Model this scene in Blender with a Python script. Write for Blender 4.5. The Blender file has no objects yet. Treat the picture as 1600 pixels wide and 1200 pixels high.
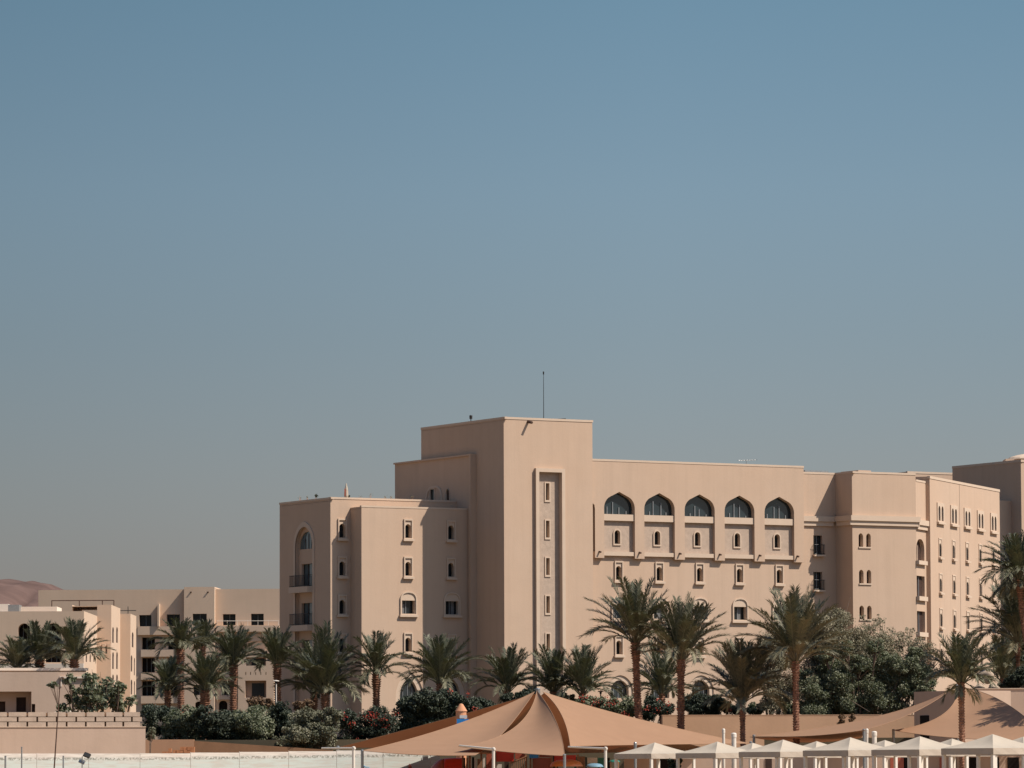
import bpy, bmesh, math, random
import numpy as np
from math import radians, sin, cos, tan, atan, pi, hypot
from mathutils import Vector, Matrix
from mathutils.geometry import tessellate_polygon

# ------------------------------------------------------------------ camera, sky, sun
SC = bpy.context.scene
COL = SC.collection
FPX, YH = 7500.0, 1205.0                     # focal length and eye level in pixels of the 1600x1200 photo
EYE = Vector((0, 0, 1.5))
PITCH, ROLL = atan((YH - 600) / FPX), radians(-0.2)
ROT = Matrix.Rotation(pi / 2 + PITCH, 3, 'X') @ Matrix.Rotation(ROLL, 3, 'Z')
cd = bpy.data.cameras.new('camera')
cd.sensor_width = 36; cd.lens = 36 * FPX / 1600
cd.clip_start = 1; cd.clip_end = 60000
cam = bpy.data.objects.new('camera', cd); COL.objects.link(cam)
cam.matrix_world = Matrix.Translation(EYE) @ ROT.to_4x4()
SC.camera = cam

SUN_EL, SUN_DIR = radians(49.5), radians(-18.5)   # direction to the sun in plan, from +X
w = bpy.data.worlds.new('World'); SC.world = w; w.use_nodes = True
nt = w.node_tree; nt.nodes.clear()
sky = nt.nodes.new('ShaderNodeTexSky'); sky.sky_type = 'NISHITA'; sky.sun_disc = False
sky.sun_elevation = SUN_EL; sky.sun_rotation = pi / 2 - SUN_DIR
sky.air_density = 1.0; sky.dust_density = 1.0; sky.ozone_density = 1.5
# a dusty desert sky: a grey-beige band of dust low down, deepening to slate blue
geo = nt.nodes.new('ShaderNodeTexCoord'); sep = nt.nodes.new('ShaderNodeSeparateXYZ')
ramp = nt.nodes.new('ShaderNodeValToRGB')
mixs = nt.nodes.new('ShaderNodeMix'); mixs.data_type = 'RGBA'; mixs.blend_type = 'MULTIPLY'
mixs.inputs[0].default_value = 1.0
bg = nt.nodes.new('ShaderNodeBackground'); bg.inputs[1].default_value = 0.11
wo = nt.nodes.new('ShaderNodeOutputWorld')
nt.links.new(geo.outputs['Generated'], sep.inputs[0])
nt.links.new(sep.outputs[2], ramp.inputs[0])
SKYRAMP = [(0.0, (.45, .395, .44)), (0.035, (.45, .395, .435)), (0.06, (.445, .415, .445)), (0.09, (.425, .43, .455)), (0.12, (.43, .465, .485)),
           (0.17, (.365, .455, .465)), (0.5, (.5, .65, .8)), (1.0, (.8, 1, 1))]
el = ramp.color_ramp.elements
el[0].position, el[0].color = SKYRAMP[0][0], SKYRAMP[0][1] + (1,)
el[1].position, el[1].color = SKYRAMP[-1][0], SKYRAMP[-1][1] + (1,)
for p_, c_ in SKYRAMP[1:-1]:
    e_ = el.new(p_); e_.color = c_ + (1,)
nt.links.new(sky.outputs[0], mixs.inputs[6]); nt.links.new(ramp.outputs[0], mixs.inputs[7])
side = nt.nodes.new('ShaderNodeMapRange'); nt.links.new(sep.outputs[0], side.inputs[0])   # the sky is a little deeper away from the sun
for i_, v_ in enumerate((-.12, .03, .82, 1.02)): side.inputs[i_ + 1].default_value = v_
vm = nt.nodes.new('ShaderNodeVectorMath'); vm.operation = 'SCALE'
nt.links.new(mixs.outputs[2], vm.inputs[0]); nt.links.new(side.outputs[0], vm.inputs['Scale'])
nt.links.new(vm.outputs[0], bg.inputs[0]); nt.links.new(bg.outputs[0], wo.inputs[0])

sl = bpy.data.lights.new('sun', 'SUN'); sl.energy = 4.2; sl.angle = radians(.5); sl.color = (1, .93, .84)
so = bpy.data.objects.new('sun', sl); COL.objects.link(so)
sv = Vector((cos(SUN_DIR) * cos(SUN_EL), sin(SUN_DIR) * cos(SUN_EL), sin(SUN_EL)))
so.rotation_euler = sv.to_track_quat('Z', 'Y').to_euler(); so.location = (150, -80, 200)
SC.view_settings.view_transform = 'Standard'; SC.view_settings.look = 'None'
SC.view_settings.exposure = 0.5; SC.view_settings.gamma = 1

# ------------------------------------------------------------------ helpers
RND = random.Random(7)

def ray(px, py):
    return ROT @ Vector(((px - 800) / FPX, (600 - py) / FPX, -1))
def P(px, py, d):
    r = ray(px, py); return EYE + r * (d / r.y)
def zat(py, d, px=800):
    return P(px, py, d).z

class MB:
    def __init__(s): s.v = []; s.f = []
    def add(s, vs, fs):
        o = len(s.v); s.v.extend([tuple(v) for v in vs]); s.f.extend([tuple(i + o for i in f) for f in fs]); return s
    def quad(s, a, b, c, d): return s.add([a, b, c, d], [(0, 1, 2, 3)])
    def hexa(s, p):
        return s.add(p, [(0, 3, 2, 1), (4, 5, 6, 7), (0, 1, 5, 4), (1, 2, 6, 5), (2, 3, 7, 6), (3, 0, 4, 7)])
    def box(s, x0, x1, y0, y1, z0, z1):
        return s.hexa([(x0, y0, z0), (x1, y0, z0), (x1, y1, z0), (x0, y1, z0), (x0, y0, z1), (x1, y0, z1), (x1, y1, z1), (x0, y1, z1)])
    def prism(s, pts, z0, z1, bottom=True):
        n = len(pts)
        vs = [(p[0], p[1], z0) for p in pts] + [(p[0], p[1], z1) for p in pts]
        fs = [(i, (i + 1) % n, (i + 1) % n + n, i + n) for i in range(n)] + [tuple(range(n, 2 * n))]
        if bottom: fs.append(tuple(reversed(range(n))))
        return s.add(vs, fs)
    def tube(s, pts, rad, seg=10, caps=True):
        pts = [Vector(p) for p in pts]; n = len(pts); vs = []; fs = []
        rr = rad if isinstance(rad, (list, tuple)) else [rad] * n
        for i, p in enumerate(pts):
            t = (pts[min(i + 1, n - 1)] - pts[max(i - 1, 0)]).normalized()
            a = t.orthogonal().normalized() if abs(t.z) < .9 else Vector((1, 0, 0)); a = (a - t * a.dot(t)).normalized(); b = t.cross(a)
            for k in range(seg):
                q = 2 * pi * k / seg; vs.append(p + (a * cos(q) + b * sin(q)) * rr[i])
        for i in range(n - 1):
            for k in range(seg):
                k2 = (k + 1) % seg; fs.append((i * seg + k, i * seg + k2, (i + 1) * seg + k2, (i + 1) * seg + k))
        if caps: fs.append(tuple(reversed(range(seg)))); fs.append(tuple(range((n - 1) * seg, n * seg)))
        return s.add(vs, fs)
    def lathe(s, prof, c=(0, 0, 0), seg=20):
        vs = []; fs = []; n = len(prof)
        for r, z in prof:
            for k in range(seg):
                q = 2 * pi * k / seg; vs.append((c[0] + r * cos(q), c[1] + r * sin(q), c[2] + z))
        for i in range(n - 1):
            for k in range(seg):
                k2 = (k + 1) % seg; fs.append((i * seg + k, i * seg + k2, (i + 1) * seg + k2, (i + 1) * seg + k))
        fs.append(tuple(range((n - 1) * seg, n * seg)))
        return s.add(vs, fs)
    def build(s, name, mat, parent=None, smooth=False):
        off = Vector((0, 0, 0)); q = parent
        while q is not None: off += q.location; q = q.parent
        me = bpy.data.meshes.new(name)
        me.from_pydata([(v[0] - off.x, v[1] - off.y, v[2] - off.z) for v in s.v], [], s.f)
        me.validate(); me.update()
        if smooth: me.polygons.foreach_set('use_smooth', [True] * len(me.polygons))
        me.materials.append(mat)
        o = bpy.data.objects.new(name, me); COL.objects.link(o)
        if parent is not None: o.parent = parent
        return o

def tag(o, label=None, cat=None, group=None, kind=None):
    if label: o['label'] = label
    if cat: o['category'] = cat
    if group: o['group'] = group
    if kind: o['kind'] = kind
    return o
def thing(name, loc, label, cat, group=None):
    o = bpy.data.objects.new(name, None); COL.objects.link(o); o.location = loc
    o.empty_display_size = .5
    return tag(o, label, cat, group)
def copy_tree(o, parent=None):
    c = o.copy(); COL.objects.link(c)
    if parent is not None: c.parent = parent
    for ch in o.children: copy_tree(ch, c)
    return c
def top(o):
    """give a one-mesh thing an origin at the middle of its base"""
    me = o.data; n = len(me.vertices); a = np.empty(n * 3); me.vertices.foreach_get('co', a); a = a.reshape(-1, 3)
    c = Vector(((a[:, 0].min() + a[:, 0].max()) / 2, (a[:, 1].min() + a[:, 1].max()) / 2, a[:, 2].min()))
    a -= np.array(c); me.vertices.foreach_set('co', a.ravel()); me.update(); o.location = c
    return o

# ------------------------------------------------------------------ materials
def mat(name, col, rough=.85, spec=.3, metal=0, var=.0, scale=1.0, bump=0, bscale=20, col2=None, streak=0, tint=False, trans=None, tcol=None):
    m = bpy.data.materials.new(name); m.use_nodes = True
    t = m.node_tree; b = t.nodes['Principled BSDF']; L = t.links.new
    b.inputs['Base Color'].default_value = (*col, 1); b.inputs['Roughness'].default_value = rough
    b.inputs['Specular IOR Level'].default_value = spec; b.inputs['Metallic'].default_value = metal
    out = t.nodes['Material Output']
    cur = None
    tc = t.nodes.new('ShaderNodeTexCoord')
    gp = t.nodes.new('ShaderNodeNewGeometry')
    def noise(sc, detail=4, vec=None, r=.55):
        n = t.nodes.new('ShaderNodeTexNoise'); n.inputs['Scale'].default_value = sc; n.inputs['Detail'].default_value = detail; n.inputs['Roughness'].default_value = r
        L(vec or gp.outputs['Position'], n.inputs['Vector']); return n
    def mixc(f, a, c, mode='MIX'):
        x = t.nodes.new('ShaderNodeMix'); x.data_type = 'RGBA'; x.blend_type = mode
        for sck, val in ((x.inputs[0], f), (x.inputs[6], a), (x.inputs[7], c)):
            if hasattr(val, 'links'): L(val, sck)
            elif isinstance(val, (int, float)): sck.default_value = val
            else: sck.default_value = (*val, 1)
        return x.outputs[2]
    def mr(v, a, c, d, e):
        x = t.nodes.new('ShaderNodeMapRange'); L(v, x.inputs[0])
        for i, q in enumerate((a, c, d, e)): x.inputs[i + 1].default_value = q
        return x.outputs[0]
    if var or col2:
        n = noise(scale, 6)
        c2 = col2 or tuple(c * (1 - var) for c in col); c1 = col if col2 else tuple(min(1, c * (1 + var)) for c in col)
        cur = mixc(mr(n.outputs[0], .3, .7, 0, 1), c1, c2)
    if streak:                                            # faint weathering runs down plaster
        mp = t.nodes.new('ShaderNodeMapping'); L(gp.outputs['Position'], mp.inputs[0]); mp.inputs['Scale'].default_value = (1.3, 1.3, .045)
        n = noise(1.0, 5, mp.outputs[0], .7)
        cur = mixc(mr(n.outputs[0], .45, .8, 0, streak), cur or col, tuple(c * .62 for c in col))
        n2 = noise(.12, 3); cur = mixc(mr(n2.outputs[0], .35, .7, 0, .35), cur, (col[0] * 1.0, col[1] * .93, col[2] * .87))
    if tint:
        at = t.nodes.new('ShaderNodeAttribute'); at.attribute_name = 'tint'
        cur = mixc(at.outputs['Fac'], cur or col, tint)
    if cur is not None: L(cur, b.inputs['Base Color'])
    if bump:
        n = noise(bscale, 6); bp = t.nodes.new('ShaderNodeBump'); bp.inputs['Strength'].default_value = bump; bp.inputs['Distance'].default_value = .03
        L(n.outputs[0], bp.inputs['Height']); L(bp.outputs[0], b.inputs['Normal'])
    if trans:
        tr = t.nodes.new('ShaderNodeBsdfTranslucent'); ms = t.nodes.new('ShaderNodeMixShader'); ms.inputs[0].default_value = trans
        tr.inputs[0].default_value = (*(tcol or col), 1)
        L(b.outputs[0], ms.inputs[1]); L(tr.outputs[0], ms.inputs[2]); L(ms.outputs[0], out.inputs[0])
    return m

PL = (.49, .348, .25)
M = dict(
    plaster=mat('hotel_plaster', PL, .92, .15, var=.025, scale=.6, streak=.26, bump=.25, bscale=6),
    plaster_trim=mat('trim_plaster', (.54, .405, .30), .9, .15, var=.03, scale=1.2, bump=.15, bscale=8),
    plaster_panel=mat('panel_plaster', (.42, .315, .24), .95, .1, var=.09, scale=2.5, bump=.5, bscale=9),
    plaster_far=mat('far_plaster', (.58, .42, .30), .92, .15, var=.03, scale=.5, streak=.12, bump=.2, bscale=5),
    plaster_white=mat('white_plaster', (.68, .56, .45), .9, .15, var=.03, scale=.8),
    wall_tan=mat('garden_plaster', (.505, .365, .275), .93, .12, var=.05, scale=.5, streak=.2, bump=.25, bscale=5),
    wall_warm=mat('warm_plaster', (.46, .285, .18), .93, .12, var=.05, scale=.5, streak=.2, bump=.25, bscale=5),
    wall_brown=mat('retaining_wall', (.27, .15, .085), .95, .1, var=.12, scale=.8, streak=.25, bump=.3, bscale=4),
    wall_lit=mat('lit_wall', (.42, .24, .145), .93, .1, var=.06, scale=.5, streak=.2, bump=.2, bscale=4),  # retaining wall again, with sunlight put into the brighter colour
    block=mat('breeze_block', (.46, .345, .262), .95, .1, var=.12, scale=2.0, bump=.4, bscale=9),
    brick=mat('orange_brick', (.45, .19, .09), .9, .2, var=.2, scale=5, bump=.4, bscale=14),
    glass=mat('dark_glass', (.012, .016, .018), .08, .3, var=.3, scale=.4),
    glass_blue=mat('tinted_glass', (.022, .032, .036), .06, .5, var=.25, scale=.5),
    curtain=mat('window_curtain', (.13, .125, .12), .6, .3, var=.2, scale=4),
    sky_glass=mat('sky_mirror_glass', (.07, .10, .11), .05, 1.0, var=.2, scale=.5),  # reflected sky is partly put into the blue-grey base colour
    dark=mat('dark_interior', (.016, .012, .010), .8, .1, var=.3, scale=.7),
    brown_dark=mat('dark_timber', (.05, .026, .018), .7, .3, var=.2, scale=2),
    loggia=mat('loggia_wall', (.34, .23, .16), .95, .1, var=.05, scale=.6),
    mullion=mat('grey_aluminium', (.17, .175, .175), .45, .5, var=.05, scale=3),
    iron=mat('black_iron', (.02, .018, .016), .5, .4, var=.1, scale=4),
    rust=mat('rusty_steel', (.085, .045, .03), .75, .3, var=.3, scale=6),
    steel=mat('galvanised_steel', (.30, .30, .29), .45, .4, metal=.6, var=.1, scale=5),
    white=mat('white_paint', (.66, .58, .49), .5, .4, var=.04, scale=3),
    canvas=mat('cream_canvas', (.46, .385, .30), .9, .1, var=.05, scale=1.3, bump=.3, bscale=2.2, trans=.08, tcol=(.62, .42, .30)),
    valance=mat('valance_canvas', (.43, .35, .275), .9, .1, var=.06, scale=1.5, bump=.3, bscale=2.5),
    sail=mat('tan_sailcloth', (.345, .20, .12), .9, .1, var=.035, scale=.8, bump=.3, bscale=1.6, trans=.16, tcol=(.27, .075, .03)),
    sail_edge=mat('sail_hem', (.30, .175, .105), .9, .1, var=.05, scale=2),
    red=mat('red_plastic', (.62, .045, .025), .4, .5, var=.06, scale=2),
    redbrown=mat('terracotta_plastic', (.36, .085, .045), .45, .5, var=.08, scale=2),
    orange=mat('orange_plastic', (.72, .23, .06), .4, .5, var=.06, scale=2),
    blue=mat('blue_plastic', (.02, .22, .55), .4, .5, var=.06, scale=2),
    lightblue=mat('pale_blue_plastic', (.15, .26, .33), .55, .3, var=.05, scale=2),
    green=mat('green_plastic', (.02, .16, .11), .4, .5, var=.06, scale=2),
    timber=mat('play_timber', (.27, .135, .07), .7, .3, var=.2, scale=4),
    turret=mat('turret_plaster', (.55, .26, .14), .8, .2, var=.06, scale=2),
    sand=mat('beach_sand', (.38, .275, .175), .95, .1, var=.08, scale=.05, bump=.3, bscale=2),
    soil=mat('dry_soil', (.12, .095, .06), .95, .1, var=.15, scale=.2, bump=.4, bscale=1),
    rock=mat('pale_rock', (.42, .32, .235), .9, .2, var=.15, scale=1.2, bump=.6, bscale=3),
    hill=mat('mauve_rock', (.125, .078, .064), .95, .05, var=.28, scale=.012, bump=.0),
    trunk=mat('palm_trunk', (.25, .125, .078), .9, .2, var=.5, scale=4.0, bump=.8, bscale=9),
    bark=mat('tree_bark', (.16, .11, .08), .9, .2, var=.3, scale=3, bump=.6, bscale=6),
    frond=mat('palm_frond', (.06, .069, .042), .5, .22, tint=(.27, .24, .155), trans=.17, tcol=(.07, .08, .025)),
    frond_dry=mat('grey_palm_frond', (.083, .088, .054), .5, .22, tint=(.345, .295, .19), trans=.17, tcol=(.08, .08, .03)),
    leaf_dark=mat('dark_leaf', (.022, .031, .02), .55, .2, tint=(.10, .107, .07), trans=.08, tcol=(.03, .05, .015)),
    leaf_mid=mat('green_leaf', (.095, .108, .066), .55, .18, tint=(.30, .29, .185), trans=.22, tcol=(.06, .09, .02)),
    leaf_olive=mat('olive_leaf', (.085, .09, .055), .6, .2, tint=(.30, .27, .18), trans=.12, tcol=(.09, .10, .03)),
    leaf_dry=mat('dry_leaf', (.14, .128, .078), .65, .2, tint=(.40, .335, .225), trans=.12, tcol=(.14, .11, .04)),
    leaf_rust=mat('rusty_leaf', (.14, .075, .04), .6, .25, tint=(.24, .16, .09), trans=.1, tcol=(.14, .08, .03)),
    flower=mat('red_blossom', (.36, .035, .02), .6, .3, tint=(.46, .085, .045), trans=.2, tcol=(.5, .05, .02)),
)

# ------------------------------------------------------------------ the setting
def grid_plane(name, x0, x1, y0, y1, z, m):
    MBo = MB(); MBo.quad((x0, y0, z), (x1, y0, z), (x1, y1, z), (x0, y1, z)); return tag(MBo.build(name, m), kind='structure')
grid_plane('ground', -26000, 26000, -3000, 45000, 0.0, M['sand'])
tm = MB(); tm.prism([(-120, 374), (120, 374), (160, 760), (-160, 760)], -.5, 4.0, bottom=False)
tag(tm.build('terrace', M['soil']), kind='structure')
# far desert mountain at the left, 7 km off
def hills():
    D = 7000.0; s = D / FPX; nx, ny = 150, 46
    prof = [(-700, 330), (-420, 315), (-250, 300), (-120, 312), (-40, 300), (0, 301), (26, 302), (45, 298), (60, 297), (74, 292), (86, 291), (96, 287.5), (106, 285.5), (118, 284.5), (145, 283), (200, 270), (290, 240), (420, 170), (560, 90), (700, 0)]
    px = np.array([p[0] for p in prof]); ph = np.array([p[1] for p in prof])
    rn = np.random.RandomState(3); ph1 = rn.rand(12) * 6.28
    vs = []; fs = []
    for j in range(ny):
        t = j / (ny - 1)                                   # 0 foot (near) .. 1 ridge .. back
        for i in range(nx):
            X = -700 + 1400 * i / (nx - 1)
            h = np.interp(X, px, ph)
            up = math.sin(min(1, t / .72) * pi / 2) if t < .72 else 1 - .35 * (t - .72) / .28
            g = sum(math.sin(X * f + a + math.sin(t * 5 + a) * 1.3) * k for f, a, k in ((.05, ph1[0], 12), (.11, ph1[1], 8), (.23, ph1[2], 5), (.41, ph1[3], 3)))
            env = math.sin(min(1, t / .72) * pi) if t < .72 else 0
            vs.append(((X - 800) * s, D - 1500 + 2100 * t + g * 9 * env, max(-5, (h * up + g * .9 * env) * s * (1 if t < .72 else 1))))
    for j in range(ny - 1):
        for i in range(nx - 1):
            a = j * nx + i; fs.append((a, a + 1, a + nx + 1, a + nx))
    m_ = MB(); m_.add(vs, fs); return tag(m_.build('hills', M['hill'], smooth=True), kind='structure')
hills()

# ------------------------------------------------------------------ facades
class Face:
    """a vertical wall plane; u runs along it, z is height"""
    def __init__(s, O, ang):
        s.O = Vector((O[0], O[1], 0)); s.d = Vector((cos(ang), sin(ang), 0)); s.n = Vector((sin(ang), -cos(ang), 0)); s.ang = ang
    def px(s, x, y, off=0.0):
        r = ray(x, y); o = s.O + s.n * off
        t = (o - EYE).dot(s.n) / r.dot(s.n); q = EYE + r * t
        return ((q - o).dot(s.d), q.z)
    def pt(s, u, z, off=0.0):
        q = s.O + s.d * u + s.n * off; return Vector((q.x, q.y, z))
    def shifted(s, off): return Face(s.O + s.n * off, s.ang)

def rect(u0, u1, z0, z1): return [(u0, z0), (u1, z0), (u1, z1), (u0, z1)]
def arch(cu, w_, z0, zs, zt, pointed=.45, n=7):
    """an arch opening: straight jambs to zs, a round shoulder, then near-straight flanks up to a point at zt"""
    h = w_ / 2; H = zt - zs; r_ = h * (1 - pointed * .75)
    lo_, hi_ = .25, pi / 2 - .02
    rise = lambda a: r_ * sin(a) + (h - r_ + r_ * cos(a)) * cos(a) / sin(a)
    for _ in range(40):
        m_ = (lo_ + hi_) / 2
        if rise(m_) > H: lo_ = m_
        else: hi_ = m_
    kz = H / rise(lo_)
    if H > h * 1.02:                                     # a lancet of two arcs
        R2 = (h * h + H * H) / (2 * h); a2 = math.asin(min(1, H / R2)); m2 = n + 3
        side = [(max(0, h - R2 + R2 * cos(a2 * k / m2)), R2 * sin(a2 * k / m2)) for k in range(m2)] + [(0, H)]
    else: side = [(h - r_ + r_ * cos(lo_ * k / n), r_ * sin(lo_ * k / n) * kz) for k in range(n + 1)] + [(0, H)]
    pts = [(cu - h, z0), (cu + h, z0)] + [(cu + x, zs + z) for x, z in side]
    return pts + [(cu - x, zs + z) for x, z in reversed(side[:-1])]
def scaled(poly, k, kz=None):
    cu = sum(p[0] for p in poly) / len(poly); cz = sum(p[1] for p in poly) / len(poly)
    return [(cu + (u - cu) * k, cz + (z - cz) * (kz or k)) for u, z in poly]

def plate(mb, F, outer, holes, off):
    loops = [outer] + holes
    flat = [p for l in loops for p in l]
    tri = tessellate_polygon([[Vector((u, z, 0)) for u, z in l] for l in loops])
    mb.add([F.pt(u, z, off) for u, z in flat], [tuple(t) for t in tri])
def rim(mb, F, loop, o0, o1):
    n = len(loop)
    vs = [F.pt(u, z, o0) for u, z in loop] + [F.pt(u, z, o1) for u, z in loop]
    mb.add(vs, [(i, (i + 1) % n, n + (i + 1) % n, n + i) for i in range(n)])
def slab(mb, F, u0, u1, z0, z1, o0, o1):
    mb.hexa([F.pt(u0, z0, o0), F.pt(u1, z0, o0), F.pt(u1, z0, o1), F.pt(u0, z0, o1), F.pt(u0, z1, o0), F.pt(u1, z1, o0), F.pt(u1, z1, o1), F.pt(u0, z1, o1)])
def wall(mb, F, outer, holes=(), reveal=()):
    """a facade sheet pierced by openings; openings listed in reveal = (poly, depth) get jambs of the wall itself"""
    plate(mb, F, outer, [h for h in holes] + [r[0] for r in reveal], 0)
    for poly, dep in reveal: rim(mb, F, poly, 0, -dep)

def pane(F, poly, off, m, parent, name='window'):
    b = MB(); plate(b, F, poly, [], off); return b.build(name, m, parent)

# the small arched window in a raised square frame with a sill: returns the hole it needs
def win_arched(F, cu, z0, parent, w_=.62, h=1.28, fw=.92, ft=1.84, sill=True, glass=None, dep=.45, pr=.13):
    o = arch(cu, w_, z0, z0 + h * .72, z0 + h, .25)
    g = pane(F, o, -dep, M[glass or 'glass'], parent)
    b = MB(); out = rect(cu - fw / 2, cu + fw / 2, z0 - .1, z0 - .1 + ft); inn = rect(cu - fw / 2 + .11, cu + fw / 2 - .11, z0 - .0001 - .02, z0 - .1 + ft - .14)
    plate(b, F, out, [inn], pr); rim(b, F, out, 0, pr); rim(b, F, inn, pr, .02)
    plate(b, F, inn, [o], .02); rim(b, F, o, .02, -dep)
    b.build('frame', M['plaster_trim'], g)
    if sill:
        b = MB(); slab(b, F, cu - fw / 2 - .1, cu + fw / 2 + .1, z0 - .3, z0 - .1, .003, .26); b.build('sill', M['plaster_trim'], g)
    return o
# a square window below a blind pointed arch
def win_blind(F, cu, z0, parent, w_=1.34, h=1.22, fw=1.74, ft=2.16, dep=.4):
    o = rect(cu - w_ / 2, cu + w_ / 2, z0, z0 + h)
    g = pane(F, o, -dep, M['glass'], parent)
    b = MB(); out = arch(cu, fw, z0 - .1, z0 + h * 1.1, z0 - .1 + ft, .34, 10); inn = arch(cu, fw - .24, z0 - .02, z0 + h * 1.1, z0 - .1 + ft - .13, .34, 10)
    plate(b, F, out, [inn], .13); rim(b, F, out, 0, .13); rim(b, F, inn, .13, .03)
    plate(b, F, inn, [o], .03); rim(b, F, o, .03, -dep); b.build('frame', M['plaster_trim'], g)
    b = MB(); slab(b, F, cu - .12, cu - .05, z0, z0 + h, -dep + .004, -dep + .06); b.build('mullion', M['mullion'], g)
    if RND.random() < .75:
        a_ = RND.choice((-w_ / 2 + .03, -.04, .1)); b = MB(); slab(b, F, cu + a_, cu + min(w_ / 2 - .02, a_ + RND.uniform(.3, .6)), z0 + .02, z0 + h * RND.choice((.72, .98, .98)), -dep + .002, -dep + .003); b.build('curtain', M['curtain'], g)
    b = MB(); slab(b, F, cu - fw / 2 - .1, cu + fw / 2 + .1, z0 - .3, z0 - .1, .003, .26); b.build('sill', M['plaster_trim'], g)
    return o
# a plain opening with a thin raised border
def win_slit(F, poly, outp, parent, dep=.45, proud=.07, glass='glass', sill=None):
    g = pane(F, poly, -dep, M[glass], parent)
    b = MB(); plate(b, F, outp, [poly], proud); rim(b, F, outp, 0, proud); rim(b, F, poly, proud, -dep)
    b.build('frame', M['plaster_trim'], g)
    if sill:
        b = MB(); slab(b, F, *sill); b.build('sill', M['plaster_trim'], g)
    return poly
# a big ground-floor pointed arch window with a stepped surround
def win_pointed(F, cu, z0, zt, w_, parent, ring=.45):
    o = arch(cu, w_, z0, z0 + (zt - z0) * .4, zt, .1); out = arch(cu, w_ + 2 * ring, z0, z0 + (zt - z0) * .4, zt + ring * 1.2, .1)
    g = pane(F, o, -.5, M['glass_blue'], parent)
    b = MB(); plate(b, F, [(u, z) for u, z in out], [[(u, z + .02) for u, z in o]], -.12); rim(b, F, out, 0, -.12); rim(b, F, o, -.12, -.5)
    b.build('frame', M['plaster_trim'], g)
    b = MB()
    for k in (-1, 0, 1): slab(b, F, cu + k * w_ * .25 - .03, cu + k * w_ * .25 + .03, z0, z0 + (zt - z0) * (.93 if k == 0 else .72), -.498, -.44)
    b.build('mullion', M['mullion'], g)
    return out
def balcony(F, u0, u1, z0, proj, parent, hr=1.05, slab_h=.35):
    b = MB(); slab(b, F, u0, u1, z0 - slab_h, z0, .003, proj); o = b.build('balcony', M['plaster_trim'], parent)
    b = MB()
    pts = [F.pt(u0 + .05, z0, .05), F.pt(u0 + .05, z0, proj - .06), F.pt(u1 - .05, z0, proj - .06), F.pt(u1 - .05, z0, .05)]
    for a, c in zip(pts[:-1], pts[1:]):
        n = max(2, int((c - a).length / .13))
        for k in range(n + 1):
            q = a.lerp(c, k / n); b.tube([q, q + Vector((0, 0, hr))], .014, 5, False)
        for zz in (.08, hr): b.tube([a + Vector((0, 0, zz)), c + Vector((0, 0, zz))], .025, 5, False)
    b.build('railing', M['iron'], o)
    return o

# ------------------------------------------------------------------ the hotel
E1, E2, E3 = radians(30), radians(120), radians(68.5)
D1, D2 = Vector((cos(E1), sin(E1), 0)), Vector((cos(E2), sin(E2), 0))
T0 = P(787, 652, 440); ZT = T0.z; T0 = Vector((T0.x, T0.y, 0))
def UV(u, v): return T0 + D1 * u + D2 * v
def Fv(v): return Face(UV(0, v), E1)                     # faces along E1, looking at the camera and to the right (lit)
def Fu(u): return Face(UV(u, 0), E2 + pi)                # faces along E2, looking left (shaded); its own u = -v
GZ = 4.0
hotel = thing('hotel_building', (T0.x, T0.y, GZ), 'large sandy beige hotel with square tower and row of five big tinted arches', 'building')
HW = MB()                                                # all the plaster walls of the hotel
def coping(F, u0, u1, z, h=.22, o=.07):                   # light copings along the roof edges
    b = MB(); slab(b, F, u0, u1, z - h * .7, z + .05, -.25, o * .6); b.build('coping', M['plaster_trim'], hotel)

# --- tower
F0 = Fv(0.0); FL = Fu(0.0)
UT = F0.px(925.5, 657)[0]
vl = lambda x, y, F=FL: -F.px(x, y)[0]
V_back = vl(658, 668)
pu0, pz1 = F0.px(835, 731.5); pu1 = F0.px(880.5, 731)[0]
fr = .34
panel_hole = rect(pu0 + fr, pu1 - fr, GZ, pz1 - fr)
wall(HW, F0, rect(0, UT, GZ - 1, ZT), [panel_hole])
Fp = F0.shifted(-.25)
tower_panel = MB(); sl_h = []
pc = (pu0 + pu1) / 2 - .05
pnl = bpy.data.objects.new('recessed_panel', None)
slits = []
for yy in (768, 826.5, 885, 944.5, 1003.5):
    _, zc = F0.px(857, yy)
    o = rect(pc - .19, pc + .19, zc - .78, zc + .78)
    win_slit(Fp, o, rect(pc - .31, pc + .31, zc - .96, zc + .9), hotel, dep=.4, proud=.08); slits.append(o)
plate(tower_panel, Fp, rect(pu0 + fr, pu1 - fr, GZ, pz1 - fr), slits, 0)
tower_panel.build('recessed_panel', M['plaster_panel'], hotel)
b = MB()                                                 # raised moulding round the panel
out = rect(pu0, pu1, GZ, pz1); inn = rect(pu0 + fr, pu1 - fr, GZ + .01, pz1 - fr)
plate(b, F0, out, [inn], .3); rim(b, F0, out, 0, .3); rim(b, F0, inn, .3, -.25)
b.build('panel_moulding', M['plaster_trim'], hotel)
HW.prism([UV(0, 0.01), UV(UT, 0.01), UV(UT, V_back), UV(0, V_back)], ZT - .3, ZT - .25)
HW.quad(*[UV(0, 0) + Vector((0, 0, GZ)), UV(0, V_back) + Vector((0, 0, GZ)), UV(0, V_back) + Vector((0, 0, ZT)), UV(0, 0) + Vector((0, 0, ZT))])
HW.quad(*[UV(UT, 0) + Vector((0, 0, GZ)), UV(UT, V_back) + Vector((0, 0, GZ)), UV(UT, V_back) + Vector((0, 0, ZT)), UV(UT, 0) + Vector((0, 0, ZT))])
HW.quad(*[UV(0, V_back) + Vector((0, 0, GZ)), UV(UT, V_back) + Vector((0, 0, GZ)), UV(UT, V_back) + Vector((0, 0, ZT)), UV(0, V_back) + Vector((0, 0, ZT))])
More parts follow.
